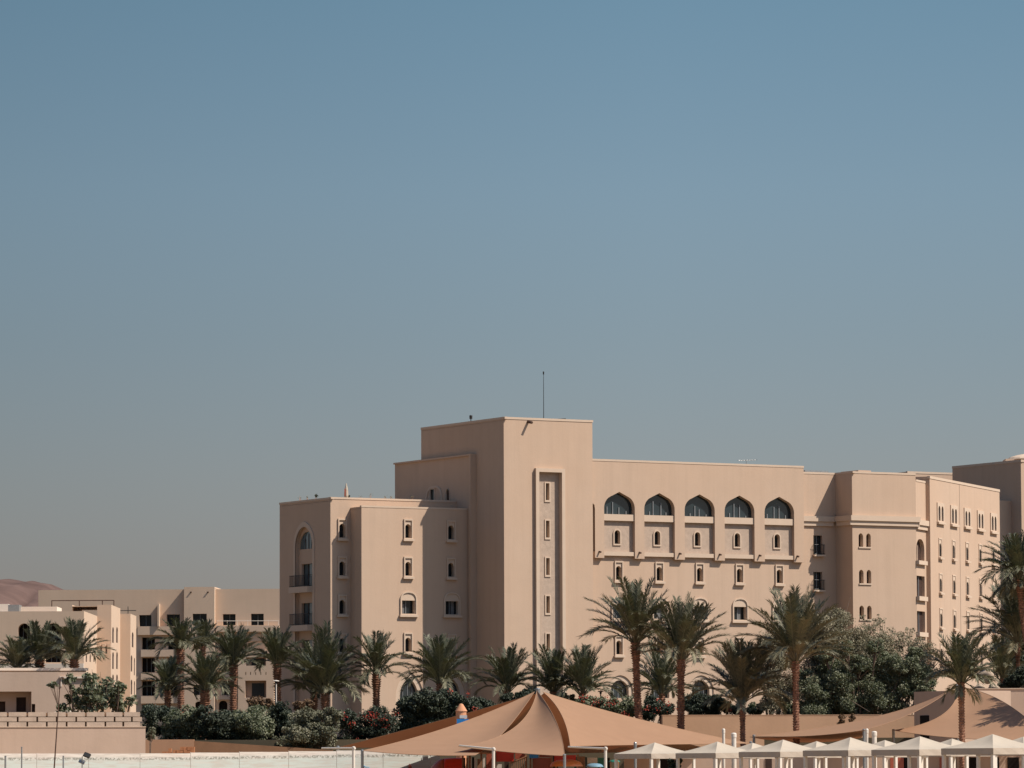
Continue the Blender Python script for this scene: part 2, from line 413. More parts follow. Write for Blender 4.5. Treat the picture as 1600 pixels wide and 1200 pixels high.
coping(F0, -.07, UT + .07, ZT); coping(FL, -V_back - .05, .24, ZT, o=.05)

# --- slab leaning on the tower's left face
FS = Fu(-.45)
va = -FS.px(735, 712)[0]; zS = FS.px(735, 712)[1]; vb = -FS.px(617, 727)[0]
so_ = []
u_, z_ = FS.px(675.5, 773)
o = rect(u_ - .42, u_ + .42, z_ - .5, z_ + .5); win_slit(FS, o, scaled(o, 1.25), hotel, dep=.1); so_.append(o)
u_, z_ = FS.px(700, 773.5)
o = arch(u_, .7, z_ - .7, z_ + .1, z_ + .6, .3); win_slit(FS, o, scaled(o, 1.2, 1.1), hotel, glass='brown_dark', dep=.08); so_.append(o)
wall(HW, FS, rect(-vb, -va, GZ, zS), so_)
HW.prism([UV(-.29, va), UV(2, va), UV(2, vb), UV(-.29, vb)], GZ, zS - .01)
for v_ in (va, vb): HW.quad(UV(-.45, v_) + Vector((0, 0, GZ)), UV(-.29, v_) + Vector((0, 0, GZ)), UV(-.29, v_) + Vector((0, 0, zS)), UV(-.45, v_) + Vector((0, 0, zS)))
HW.quad(UV(-.45, va) + Vector((0, 0, zS)), UV(-.29, va) + Vector((0, 0, zS)), UV(-.29, vb) + Vector((0, 0, zS)), UV(-.45, vb) + Vector((0, 0, zS)))
b = MB()                                                 # dark shadow-gap moulding that outlines the slab
slab(b, FL, -vb, -va + .28, zS + .002, zS + .16, .003, .62); slab(b, FL, -va + .003, -va + .28, GZ, zS, .003, .62)
b.build('slab_moulding', M['plaster'], hotel)
u_, z_ = FS.px(676, 782); aw = 2.0                        # pointed blind arch moulding just above the roof
b = MB(); oa = arch(u_ + .35, 3.1, z_ - .4, z_ + .2, FS.px(671, 760)[1], .3); ia = arch(u_ + .35, 2.75, z_ - .39, z_ + .2, FS.px(671, 760)[1] - .2, .3)
plate(b, FS, oa, [ia], .1); rim(b, FS, oa, 0, .1); rim(b, FS, ia, 0, .1); b.build('arch_moulding', M['plaster_trim'], hotel)

# --- left block: rear parapet block and the bay in front of it
v_bay = -FS.px(731, 800)[0]
FB = Fv(v_bay)
uB0, zBay = FB.px(564.8, 791.5)
lo, hi = 0, 8                                             # how far the bay stands out from the block: its side seen between x=547.5 and 564.8
for _ in range(40):
    m_ = (lo + hi) / 2
    if Fv(v_bay + m_).px(547.5, 792)[0] < uB0: lo = m_
    else: hi = m_
v_blk = v_bay + lo
FK = Fv(v_blk); uK0, zK = FK.px(516.3, 778); uE_ = Fu(uK0).px(437, 787)[0]
holes = []
for yy in (841.5, 900.5): holes.append(win_arched(FB, FB.px(637.5, yy)[0], FB.px(637.5, yy - 1)[1], hotel))
holes.append(win_blind(FB, FB.px(638, 960)[0], FB.px(638, 959)[1], hotel))
holes.append(win_arched(FB, FB.px(637.5, 1018)[0], FB.px(637.5, 1018)[1], hotel))
for yy in (843.5, 902): holes.append(win_arched(FB, FB.px(704.5, yy)[0], FB.px(704.5, yy - 1)[1], hotel))
holes.append(win_blind(FB, FB.px(706, 961)[0], FB.px(706, 960)[1], hotel))
holes.append(win_arched(FB, FB.px(706, 1020)[0], FB.px(706, 1020)[1], hotel))
for x in (640, 706):
    u_, z_ = FB.px(x, 1108); holes.append(win_pointed(FB, u_, z_, FB.px(x, 1059)[1], 1.9, hotel, .5))
wall(HW, FB, rect(uB0, -.45, GZ, zBay), holes)
HW.quad(*[UV(uB0, v_bay) + Vector((0, 0, GZ)), UV(uB0, v_blk) + Vector((0, 0, GZ)), UV(uB0, v_blk) + Vector((0, 0, zBay)), UV(uB0, v_bay) + Vector((0, 0, zBay))])
HW.prism([UV(uB0, v_bay + .01), UV(-.45, v_bay + .01), UV(-.45, v_blk), UV(uB0, v_blk)], zBay - .2, zBay - .15)
coping(FB, uB0 - .03, -.46, zBay + .06, .16, .05)
holes = []
for yy in (840, 899, 959, 1019): holes.append(win_arched(FK, FK.px(534.5, yy)[0], FK.px(534.5, yy)[1], hotel, dep=.4))
wall(HW, FK, rect(uK0, -.45, GZ, zK), holes)
HW.prism([UV(uK0, v_blk + .01), UV(-.44, v_blk + .01), UV(-.44, -uE_ - .05), UV(uK0, -uE_ - .05)], zK - .3, zK - .25)
coping(FK, uK0 - .06, -.46, zK + .04, .18, .07)
FKL = Fu(uK0)                                             # its shaded left side with the tall arched recess
uE = FKL.px(437, 787)[0]; uC = -v_blk
ua, ub = FKL.px(462.5, 900)[0], FKL.px(489, 900)[0]
za = FKL.px(477, 823)[1]; zs_ = FKL.px(477, 850)[1]
cu = (ua + ub) / 2
rec = arch(cu, ub - ua, GZ, zs_ - .25, za, .1, 9)
wall(HW, FKL, rect(uE, uC, GZ, zK), [], [(rec, .3)])
out = arch(cu, ub - ua + .75, GZ, zs_ - .25, za + .48, .1, 9)
b = MB(); plate(b, FKL, out, [[(u, z + .001) for u, z in rec]], .09); rim(b, FKL, out, 0, .09); b.build('arch_moulding', M['plaster_trim'], hotel)
FR = FKL.shifted(-.3)
ho = []
zg0, zg1 = FR.px(478, 858)[1], FR.px(478, 831)[1]
o = arch(cu + .05, (ub - ua) * .95, zg0, zg0 + .2 * (zg1 - zg0), zg1, .1)
g = pane(FR, o, -.12, M['sky_glass'], hotel); ho.append((o, .12))
b = MB(); [slab(b, FR, cu + .1 + k * .62 - .04, cu + .1 + k * .62 + .04, zg0, zg0 + (zg1 - zg0) * (.62 if k else .9), -.118, -.08) for k in (-1, 0, 1)]; b.build('mullion', M['brown_dark'], g)
for (yt, yb) in ((881, 917), (942, 977), (1000, 1037)):
    z1_, z0_ = FR.px(480, yt)[1], FR.px(480, yb)[1]
    o = rect(ua + .55, ub - .1, z0_, z1_); g = pane(FR, o, -.3, M['sky_glass'], hotel, 'balcony_door'); ho.append((o, .3))
    b = MB()
    for k in range(4):
        uu = ua + .55 + (ub - .1 - ua - .55) * k / 3; slab(b, FR, uu - .04, uu + .04, z0_, z1_, -.298, -.24)
    b.build('mullion', M['brown_dark'], g)
    balcony(FKL, ua - .35, ub - .0, z0_, .6, hotel, 1.05, .55)
plate(HW, FR, rec, [h[0] for h in ho], 0)
for h, dd in ho: rim(HW, FR, h, 0, -dd)
HW.quad(*[UV(uK0, -uE) + Vector((0, 0, GZ)), UV(0, -uE) + Vector((0, 0, GZ)), UV(0, -uE) + Vector((0, 0, zK)), UV(uK0, -uE) + Vector((0, 0, zK))])
coping(FKL, uE - .05, uC + .2, zK + .02, .18, .06)

# --- the wing with the five arches: upper storeys overhang the lower wall
v_up, v_low = .3, .72
FU_, FW = Fv(v_up), Fv(v_low)
uW0 = UT + .003; uW1, zW = FU_.px(1255.5, 729); zW = FU_.px(928, 718.5)[1]
zl = lambda y, x=967: FU_.px(x, y)[1]
ledge0, ledge1 = zl(868.3, 967), zl(862, 967)
cents = [FU_.px(x, 800)[0] for x in (968, 1030.5, 1093.3, 1155.5, 1217.7)]
aw = FU_.px(992, 800)[0] - FU_.px(944, 800)[0]
z_ap, z_sp = zl(768.5), zl(794)
holes = []; PB = MB(); ph = []
FPn = FU_.shifted(-.42)
lu = FU_.px(929.6, 800)[0]
qa = [(uW0 + .001, zl(872, 930)), (lu, zl(872, 930)), (lu, zl(795, 930)), (lu - .05, zl(789, 930)), (uW0 + .001, zl(784, 930))]
for c in cents:
    rec = arch(c, aw, ledge1, z_sp, z_ap, .40, 10); holes.append((rec, .55))
    go = arch(c - .02, aw - .06, zl(804), z_sp, z_ap - .1, .40, 10)
    g = pane(FU_, [(u, z) for u, z in arch(c, aw, zl(804), z_sp, z_ap, .40, 10)], -.55, M['glass_blue'], hotel)
    b = MB()
    for k, hh in ((-.55 + RND.uniform(-.1, .1), RND.uniform(-.2, .4)), (-.2 + RND.uniform(-.08, .08), RND.uniform(.1, .75)), (.2 + RND.uniform(-.08, .08), RND.uniform(0, .75)), (.6, RND.uniform(-.4, .2))):
        zt_ = max(zl(800), z_sp + (z_ap - z_sp) * hh); slab(b, FU_, c + k * aw / 2 - .045, c + k * aw / 2 + .045, zl(804), zt_, -.548, -.47)
    b.build('mullion', M['mullion'], g)  # uneven bars added for the pale strips of reflection and curtain
    b = MB(); slab(b, FU_, c - aw / 2 + .003, c + aw / 2 - .003, zl(813.5), zl(803.5), -.56, -.12); b.build('sill_band', M['plaster_trim'], g)
    zb = zl(849.5); o = arch(c - .05, .62, zb, zb + .95, zb + 1.28, .3); fo = arch(c - .05, .86, zb - .14, zb + .95, zb + 1.42, .3)
    win_slit(FPn, o, fo, hotel, dep=.35, proud=.1); ph.append(o)
    plate(PB, FPn, rect(c - aw / 2 + .002, c + aw / 2 - .002, ledge1, zl(813.5)), [o], 0)
out = rect(uW0, uW1, ledge1, zW)
plate(HW, FU_, out, [h[0] for h in holes], 0) if False else None
# spandrel outline follows the openings' feet, so cut it as one polygon with a toothed bottom edge
poly = [(uW0, zl(784, 930)), (lu - .05, zl(789, 930)), (lu, zl(795, 930)), (lu, ledge1)]
for c in cents:
    a = arch(c, aw, ledge1, z_sp, z_ap, .40, 10)          # [bl, br, right side up to apex, left side down]
    up = [a[0]] + list(reversed(a[2:]))                   # bl, then left spring .. apex .. right spring
    poly += up + [a[1]]
poly += [(uW1, ledge1), (uW1, zW), (uW0, zW)]
plate(HW, FU_, poly, [], 0)
for h, dd in holes:
    n = len(h); HW.add([FU_.pt(u, z, 0) for u, z in h] + [FU_.pt(u, z, -dd) for u, z in h], [(i, (i + 1) % n, n + (i + 1) % n, n + i) for i in range(1, n)])
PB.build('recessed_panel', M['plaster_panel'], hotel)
b = MB()                                                 # ledges under the panels
for c in cents: slab(b, FU_, c - aw / 2 + .004, c + aw / 2 - .004, ledge0, ledge1, -.4, -.1)
b.build('ledge', M['plaster_trim'], hotel)
edges = [uW0 + .3] + [c for c in cents]
piers = [(lu, cents[0] - aw / 2)] + [(a + aw / 2, c - aw / 2) for a, c in zip(cents[:-1], cents[1:])] + [(cents[-1] + aw / 2, cents[-1] + aw / 2 + .72)]
for a, c in piers:
    slab(HW, FU_, a, c, zl(872.3), ledge1, -.42, 0)
    b = MB(); m_ = (a + c) / 2 - .05                     # rain spout on the pier foot
    s0 = FU_.pt(m_, zl(862.5), -.05); b.tube([s0, s0 + FU_.n * .32 + Vector((0, 0, -.06))], .09, 8); b.build('rain_spout', M['rust'], hotel)
slab(HW, FU_, piers[-1][1], uW1, zl(872.3), ledge1, -.42, -.002)
coping(FU_, uW0, uW1 + .03, zW + .05, .2, .05)
lowh = []
WX = (966.5, 1030, 1093, 1155.3, 1217.5)
for i, x in enumerate(WX):
    yb = 905.8 + (x - 966) * .0206
    u_, z_ = FW.px(x, yb); lowh.append(win_arched(FW, u_, z_, hotel))
    yb = 966 + (x - 966) * .0125
    u_, z_ = FW.px(x + 1, yb); lowh.append(win_blind(FW, u_, z_, hotel))
    u_, z_ = FW.px(x + .5, 1022.3 + (x - 966) * .008); lowh.append(win_arched(FW, u_, z_, hotel))
    u_, z_ = FW.px(x + 3, 1091); lowh.append(win_pointed(FW, u_, z_, FW.px(x, 1063)[1], 1.95, hotel, .4))
# --- recessed strip with two small balconies, then the right block that stands forward
lo, hi = 0, 8
for _ in range(0):
    m_ = (lo + hi) / 2
    if Fv(v_low - m_).px(1331, 737)[0] > FW.px(1305, 739.5)[0]: hi = m_
    else: lo = m_
    # moving the block forward makes the same pixel land at a smaller u
cand = [(abs(Fv(v_low - k * .05).px(1331, 737)[0] - FW.px(1305, 739.5)[0]), k * .05) for k in range(20, 160)]
p_r = min(cand)[1]; v_r = v_low - p_r
FRB = Fv(v_r); uR0, zR = FRB.px(1331, 737); uR1 = FRB.px(1430.5, 741)[0]
zStrip = FW.px(1258, 738)[1]
doors = []
for (yt, yb) in ((836.5, 867), (893.5, 922)):
    a = FW.px(1270.8, yt); c = FW.px(1285, yb); o = rect(a[0], c[0], c[1], a[1]); doors.append((o, .3))
    g = pane(FW, o, -.3, M['glass'], hotel, 'balcony_door')
    b = MB(); m_ = (a[0] + c[0]) / 2; slab(b, FW, m_ - .03, m_ + .03, c[1], a[1], -.298, -.23); b.build('mullion', M['mullion'], g)
    balcony(FW, a[0] - .12, c[0] + .12, c[1], .38, hotel, .95, .16)
wall(HW, FW, rect(uW0, uW1, GZ, zl(872.3) + .6), lowh)
wall(HW, FW, rect(uW1, uR0, GZ, zStrip), [], doors)
plate(HW, FW, rect(uW0, lu + .55, zl(872.3) + .6, zl(780)), [], 0)
HW.quad(*[UV(uW1, v_up) + Vector((0, 0, zl(872.3))), UV(uW1, v_low + 1) + Vector((0, 0, zl(872.3))), UV(uW1, v_low + 1) + Vector((0, 0, zW)), UV(uW1, v_up) + Vector((0, 0, zW))])
HW.quad(*[UV(uW1, v_low + 1) + Vector((0, 0, zStrip - 1)), UV(uW1, v_low + 14) + Vector((0, 0, zStrip - 1)), UV(uW1, v_low + 14) + Vector((0, 0, zW)), UV(uW1, v_low + 1) + Vector((0, 0, zW))])
HW.prism([UV(uW0, v_up + .01), UV(uW1, v_up + .01), UV(uW1, v_up + 14), UV(uW0, v_up + 14)], zW - .3, zW - .25)
HW.prism([UV(uW1, v_low + .01), UV(uR0 + 5, v_low + .01), UV(uR0 + 5, v_low + 14), UV(uW1, v_low + 14)], zStrip - .3, zStrip - .25)
coping(FW, uW1 + .02, uR0, zStrip, .2, .05)
FRL = Fu(uR0)
HW.quad(*[UV(uR0, v_r) + Vector((0, 0, GZ)), UV(uR0, v_low + 2) + Vector((0, 0, GZ)), UV(uR0, v_low + 2) + Vector((0, 0, zR)), UV(uR0, v_r) + Vector((0, 0, zR))])
coping(FRL, -v_low - 2, -v_r + .2, zR, .18, .05)
# twin arched lights
def twin(F, cu, z0, parent, w_=.52, gap=.36, h=1.3, dep=.5, border=False, sill=False, glass='brown_dark'):
    hs = []
    g = None; mbp = MB(); fr_ = MB()
    for s_ in (-1, 1):
        o = arch(cu + s_ * (w_ + gap) / 2, w_, z0, z0 + h * .75, z0 + h, .25); hs.append(o); plate(mbp, F, o, [], -dep)
    g = mbp.build('window', M[glass], parent)
    W_ = 2 * w_ + gap
    if border:
        outp = rect(cu - W_ / 2 - .3, cu + W_ / 2 + .3, z0 - .12, z0 + h + .3)
        plate(fr_, F, outp, hs, .1); rim(fr_, F, outp, 0, .1)
    else:
        slab(fr_, F, cu - W_ / 2 - .02, cu + W_ / 2 + .02, z0 - .14, z0 - .003, .003, .1)
    for h_ in hs: rim(fr_, F, h_, .1 if border else 0, -dep)
    fr_.build('frame', M['plaster_trim'], g)
    if sill:
        b = MB(); slab(b, F, cu - W_ / 2 - .38, cu + W_ / 2 + .38, z0 - .34, z0 - .12, .003, .26); b.build('sill', M['plaster_trim'], g)
    return hs
rh = []
for yy in (854.5, 911.5, 967.5):
    u_, z_ = FRB.px(1351.2 + (yy - 854) * .012, yy); rh += twin(FRB, u_, z_, hotel)
wall(HW, FRB, rect(uR0, uR1, GZ, zR), rh)
coping(FRB, uR0 - .05, uR1, zR, .2, .06)
# string course
def course(F, u0, u1, zc):
    b = MB(); slab(b, F, u0, u1, zc + .12, zc + .62, .003, .34); slab(b, F, u0, u1, zc - .3, zc + .12, .003, .19); b.build('string_course', M['plaster_trim'], hotel)
zc = FRB.px(1340, 815.5)[1]
course(FRB, uR0 - .34, uR1 + .3, zc); course(FW, uW1 + .03, uR0 - .345, FW.px(1262, 816.5)[1]); course(FRL, -v_low + .345, -v_r - .003, zc)
# --- end section, turned towards the sun
K0 = FRB.pt(uR1, 0)
FE1 = Face(K0, E3)
b1 = FE1.px(1447, 760)[0]
zE1 = FE1.px(1432, 750)[1]
off = .42
FE2 = FE1.shifted(off)
uE0, zE2 = FE2.px(1452.5, 744.5); uE1 = FE2.px(1561.5, 764.5)[0]
# arch-headed stack of windows in the narrow bay
ci0, ci1 = FE1.px(1432, 880)[0], FE1.px(1444.5, 880)[0]; cc = (ci0 + ci1) / 2; ww = (ci1 - ci0)
eh = []
o = arch(cc, ww, FE1.px(1438, 876)[1], FE1.px(1438, 858)[1], FE1.px(1439, 842.5)[1], .2)
g = pane(FE1, o, -.4, M['brown_dark'], hotel); eh.append((o, .4))
b = MB(); slab(b, FE1, cc - .06, cc + .06, o[0][1], FE1.px(1438, 852)[1], -.398, -.3); b.build('mullion', M['plaster_trim'], g)
for yt, yb in ((900, 932), (955, 988), (1011, 1044)):
    o = rect(ci0, ci1, FE1.px(1438, yb)[1], FE1.px(1438, yt)[1]); eh.append((o, .3))
    g = pane(FE1, o, -.3, M['brown_dark'], hotel)
    b = MB(); slab(b, FE1, cc - .06, cc + .06, o[0][1], o[2][1], -.298, -.22); b.build('mullion', M['mullion'], g)
    b = MB(); slab(b, FE1, ci0 - .1, ci1 + .1, o[0][1] - .42, o[0][1] - .003, .003, .3); b.build('sill', M['plaster_trim'], g)
b = MB(); slab(b, FE1, ci0 - .1, ci1 + .1, FE1.px(1438, 882.5)[1], FE1.px(1438, 876.3)[1], .003, .3); b.build('sill', M['plaster_trim'], hotel)
wall(HW, FE1, rect(0, uE0 + .01, GZ, zE1), [], eh)
coping(FE1, .07, uE0, zE1, .2, .06)
course(FE1, .0, uE0 - .02, FE1.px(1438, 823)[1])
HW.quad(*[FE1.pt(uE0, GZ, -6), FE1.pt(uE0, GZ, off), FE1.pt(uE0, zE2, off), FE1.pt(uE0, zE2, -6)])
eh = []
for k, x in enumerate((1469, 1490, 1511, 1531.5, 1552)):
    yb = 814 + (x - 1469) * .182
    u_, z_ = FE2.px(x, yb); eh += twin(FE2, u_, z_, hotel, .66, .40, 1.45, .1, True, True, 'dark')
for yb0, sl_ in ((869.5, .135), (924.5, .118), (979, .100), (1034, .08)):
    for x in (1469, 1490, 1511, 1531.5, 1552):
        u_, z_ = FE2.px(x + (yb0 - 869) * .013, yb0 + (x - 1469) * sl_); eh.append(win_arched(FE2, u_, z_, hotel, .74, 1.3, 1.1, 1.9, glass='dark', dep=.04, pr=.07))
wall(HW, FE2, rect(uE0, uE1, GZ, zE2), eh)
uj = FE2.px(1499.3, 800)[0]
b = MB(); slab(b, FE2, uj - .05, uj + .05, GZ, zE2 - .25, .003, .03); b.build('expansion_joint', M['plaster_panel'], hotel)
coping(FE2, uE0 - .05, uE1 + .05, zE2, .28, .08)
HW.quad(FE2.pt(uE1, GZ), FE2.pt(uE1, GZ, -14), FE2.pt(uE1, zE2, -14), FE2.pt(uE1, zE2))
HW.prism([FE2.pt(uE0, 0, -.01), FE2.pt(uE1, 0, -.01), FE2.pt(uE1, 0, -14), FE2.pt(uE0, 0, -14)], zE2 - .3, zE2 - .25)
HW.prism([UV(uR0 + .01, v_r + .02), UV(uR1, v_r + .02), FE1.pt(uE0, 0, -.02), FE1.pt(uE0, 0, -7), UV(uR0 + .01, v_low + 12)], zE1 - .6, zE1 - .55)
# roof block behind the right block
FQ = Face(P(1418, 737, 516).to_2d().to_3d(), E1)
a = FQ.px(1418, 737); c = FQ.px(1490, 741)
b = MB(); b.prism([FQ.pt(a[0], 0), FQ.pt(c[0], 0), FQ.pt(c[0], 0, -10), FQ.pt(a[0], 0, -10)], GZ, a[1]); b.build('rear_block', M['plaster'], hotel)
coping(FQ, a[0] - .04, c[0], a[1], .24, .07)
FQ2 = Face(P(1341, 735.2, 470).to_2d().to_3d(), E1)
HW.prism([FQ2.pt(0, 0), FQ2.pt(1.5, 0), FQ2.pt(1.5, 0, -3), FQ2.pt(0, 0, -3)], GZ, P(1341, 734.6, 470).z)
HW.build('wall', M['plaster'], hotel)
# scupper on the tower
u_, z_ = F0.px(825, 659)
b = MB(); s0 = F0.pt(u_, z_, 0); b.tube([s0, s0 + F0.n * .7 + Vector((0, 0, -.12))], .13, 8); b.build('rain_spout', M['rust'], hotel)

# --- building beyond the right end
annex = thing('annex_building', P(1595, 1100, 505), 'taller beige block at the right edge with a wide shaded side wall', 'building')
annex.location.z = GZ
FA = Face(P(1595, 719, 505).to_2d().to_3d(), E2 + pi); zA = P(1595, 719, 505).z
u0 = FA.px(1488, 731)[0]
m_ = MB(); q = FA.pt(0, 0); e1 = D1
pts = [q, q + e1 * 16, FA.pt(u0, 0) + e1 * 16, FA.pt(u0, 0)]
m_.prism(pts, GZ, zA); m_.build('wall', M['plaster'], annex)
m_ = MB(); F1 = Face(q, E1); slab(m_, FA, u0, .1, zA - .2, zA + .06, -.25, .05); m_.build('coping', M['plaster_trim'], annex); m_ = MB(); slab(m_, F1, .06, 16, zA - .2, zA + .06, -.25, .06); m_.build('coping', M['plaster_trim'], annex)
m_ = MB(); ul = FA.px(1580, 784)[0]; zl_ = FA.px(1572, 783)[1]; slab(m_, FA, u0, ul, GZ, zl_, .003, 1.6); m_.build('lean_to', M['plaster'], annex)
m_ = MB(); qq = P(1583, 719, 508); m_.box(qq.x - .8, qq.x + 3, qq.y, qq.y + 3, zA, zA + .35); m_.lathe([(1.9, 0), (1.7, .2), (.9, .45), (0.05, .6)], (qq.x + 1.4, qq.y + 1.4, zA + .35), 16); m_.build('roof_hood', M['plaster_trim'], annex)
print('v_bay', v_bay, 'v_blk', v_blk, 'p_r', p_r)

# ------------------------------------------------------------------ buildings at the left
apt = thing('apartment_building', P(330, 1110, 640), 'long tan apartment block with balconies behind the palms, left of the hotel', 'building')
apt.location.z = 4
FB1 = Face(P(437, 920, 640), radians(-3)); AW = MB()
def R4(F, x0, y0, x1, y1):
    a, c = F.px(x0, y0), F.px(x1, y1); return rect(a[0], c[0], c[1], a[1])
def opening(F, poly, dep, parent, name='window', m='dark', border=True, bars=1):
    g = pane(F, poly, -dep, M[m], parent, name)
    if bars:
        b = MB(); us = [p[0] for p in poly]; zs = [p[1] for p in poly]; u0_, u1_ = min(us), max(us)
        for k in range(1, bars + 1):
            uu = u0_ + (u1_ - u0_) * k / (bars + 1); slab(b, F, uu - .03, uu + .03, min(zs), min(zs) + (max(zs) - min(zs)) * .98, -dep + .003, -dep + .06)
        b.build('mullion', M['mullion'], g)
    return (poly, dep)
zt1 = FB1.px(437, 920)[1]; uL, uM = FB1.px(60, 922)[0], FB1.px(289, 922)[0]
uN = FB1.px(336.5, 918)[0]
op = [opening(FB1, R4(FB1, *q), .9, apt, 'window', 'glass', True, 1) for q in
      ((217.5, 961, 236.5, 978.5), (260.5, 960, 281, 979), (348, 959.5, 368, 976.8), (392, 959, 412, 976.8))]
op += [opening(FB1, R4(FB1, *q), 1.0, apt, 'loggia', 'dark', True, 2) for q in
       ((221.5, 996, 242, 1014.5), (262.5, 996, 284, 1014.5), (221.5, 1028, 242, 1050.5), (262.5, 1028, 284, 1051),
        (221.5, 1064, 242, 1087), (263, 1064, 284, 1086), (221.5, 1101, 241, 1114), (346, 1028, 366, 1048), (346, 1064, 364, 1086))]  # near-black panes: the loggias' inner shade is put into the colour
for x in (348.5, 382):
    u_, z_ = FB1.px(x, 1110); op.append(opening(FB1, arch(u_, 1.15, z_, z_ + .8, FB1.px(x, 1095)[1], .2), .5, apt, 'arched_opening', 'dark', True, 0))
wall(AW, FB1, rect(uL, 14, 2, zt1), [], op)
FB2 = FB1.shifted(1.0)
op = [opening(FB2, R4(FB2, 301, 959, 323, 977.5), .6, apt, 'window', 'glass', True, 1), opening(FB2, R4(FB2, 302, 996, 321, 1014), .8, apt, 'loggia', 'dark'),
      opening(FB2, R4(FB2, 302, 1070, 320, 1086), .6, apt, 'window', 'glass')]
u_, z_ = FB2.px(311.5, 1110); op.append(opening(FB2, arch(u_, 1.15, z_, z_ + .8, FB2.px(311, 1096)[1], .2), .5, apt, 'arched_opening', 'dark', True, 0))
zt2 = FB2.px(320, 917)[1]
wall(AW, FB2, rect(uM, uN, 2, zt2), [], op)
for uu in (uM, uN): AW.quad(FB2.pt(uu, 2), FB2.pt(uu, 2, -8), FB2.pt(uu, zt2, -8), FB2.pt(uu, zt2))
AW.prism([FB2.pt(uM, 0, -.01), FB2.pt(uN, 0, -.01), FB2.pt(uN, 0, -8), FB2.pt(uM, 0, -8)], zt2 - .2, zt2 - .15)
AW.prism([FB1.pt(uL, 0, -.01), FB1.pt(14, 0, -.01), FB1.pt(14, 0, -14), FB1.pt(uL, 0, -14)], zt1 - .2, zt1 - .15)
# bay at the right with its deep loggias
FB3 = FB1.shifted(1.3)
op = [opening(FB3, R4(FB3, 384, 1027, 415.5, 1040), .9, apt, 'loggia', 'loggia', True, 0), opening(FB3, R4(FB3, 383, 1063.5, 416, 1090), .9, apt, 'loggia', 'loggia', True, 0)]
for q in ((392, 1029, 412, 1040), (392.5, 1067.5, 412, 1089)):
    b = MB(); pl = R4(FB3, *q); plate(b, FB3.shifted(-.85), pl, [], 0); b.build('balcony_door', M['glass'], apt)
for x in (384, 391.5, 399.5, 407.5, 415.5): op.append(opening(FB3, R4(FB3, x - .6, 1050, x + .6, 1054.5), .3, apt, 'slit', 'dark', True, 0))
b3a, b3b = FB3.px(372, 1050)[0], FB3.px(428, 1050)[0]; zb3 = FB3.px(400, 1016)[1]
wall(AW, FB3, rect(b3a, b3b, 2, zb3), [], op)
for uu in (b3a, b3b): AW.quad(FB3.pt(uu, 2), FB3.pt(uu, 2, -1.3), FB3.pt(uu, zb3, -1.3), FB3.pt(uu, zb3))
AW.quad(FB3.pt(b3a, zb3), FB3.pt(b3b, zb3), FB3.pt(b3b, zb3, -1.3), FB3.pt(b3a, zb3, -1.3))
AW.build('wall', M['plaster_far'], apt)
def band(F, x0, x1, y0, y1, o, name='parapet', parent=apt, m='plaster_far'):
    b = MB(); a, c = F.px(x0, y0), F.px(x1, y1); slab(b, F, a[0], c[0], c[1], a[1], .003, o); return b.build(name, M[m], parent)
band(FB1, 338.5, 437, 978, 987, .9); band(FB1, 216, 289, 979, 992, .7); band(FB1, 221, 286, 1015.5, 1026, .6); band(FB1, 221, 286, 1052, 1062, .6); band(FB1, 221, 286, 1088, 1099, .6)
band(FB1, 342, 371.5, 1050, 1060, .5); band(FB1, 341, 371.5, 1088, 1093, .5)
band(FB1, 247.6, 250.2, 944, 979, 1.0, 'fin_wall'); uq, zq = FB1.px(408, 1002); b = MB(); ao = arch(uq, 4.4, zq, zq + .05, zq + .95, .15); plate(b, FB1, ao, [], .15); rim(b, FB1, ao, 0, .15); b.build('arch_moulding', M['plaster_trim'], apt)
b = MB()
for x in (303.5, 330): s0 = FB2.pt(*FB2.px(x - 5, 925)); b.tube([s0, s0 + FB2.n * .16 + Vector((0, 0, -.05))], .11, 6)
b.build('rain_spout', M['rust'], apt)
b = MB()                                                 # roof-terrace rail
for x in range(340, 437, 16): q = FB1.pt(*FB1.px(x, 978), .8); b.tube([q, q + Vector((0, 0, .75))], .03, 5)
b.tube([FB1.pt(*FB1.px(340, 970.6), .8), FB1.pt(*FB1.px(436, 970.2), .8)], .035, 5); b.build('railing', M['white'], apt)

villa = thing('stepped_villa', P(150, 1105, 575), 'stepped beige villa with sunlit twin arched slits and two wide dark arches', 'building')
villa.location.z = 4
VW = MB()
A0 = P(131, 1000, 560)
ch = [(A0.x, 560)]
for px_ in (151, 173, 187, 203, 212):
    if px_ in (151, 187, 212): x_ = ch[-1][0]; d_ = x_ * FPX / (px_ - 800); ch.append((x_, d_))
    else: d_ = ch[-1][1]; ch.append(((px_ - 800) * d_ / FPX, d_))
tops = [954.5, 956, 945, 944.5, 958, 959]
# front of the low part with the two arches
F3 = Face((A0.x, 560, 0), 0.0)
uA = F3.px(-80, 955)[0]; z3 = F3.px(100, 955)[1]
op = []
for x0, x1 in ((28, 47), (70.5, 95)):
    a = F3.px(x0, 1035)[0]; c = F3.px(x1, 1035)[0]; op.append(opening(F3, arch((a + c) / 2, c - a, F3.px(x0, 1035)[1], F3.px(x0, 984)[1], F3.px(x0, 974)[1], .12), 1.5, villa, 'arched_opening', 'dark', True, 2))
wall(VW, F3, rect(uA, 0, 2, z3), [], op)
VW.prism([(A0.x + uA, 560.01), (A0.x - .01, 560.01), (A0.x - .01, 600), (A0.x + uA, 600)], z3 - .2, z3 - .15)
hts = [z3, P(162, 945, ch[2][1]).z, P(195, 959, ch[4][1]).z]
sides = [(ch[0], ch[1], hts[0]), (ch[2], ch[3], hts[1]), (ch[4], ch[5], hts[2])]
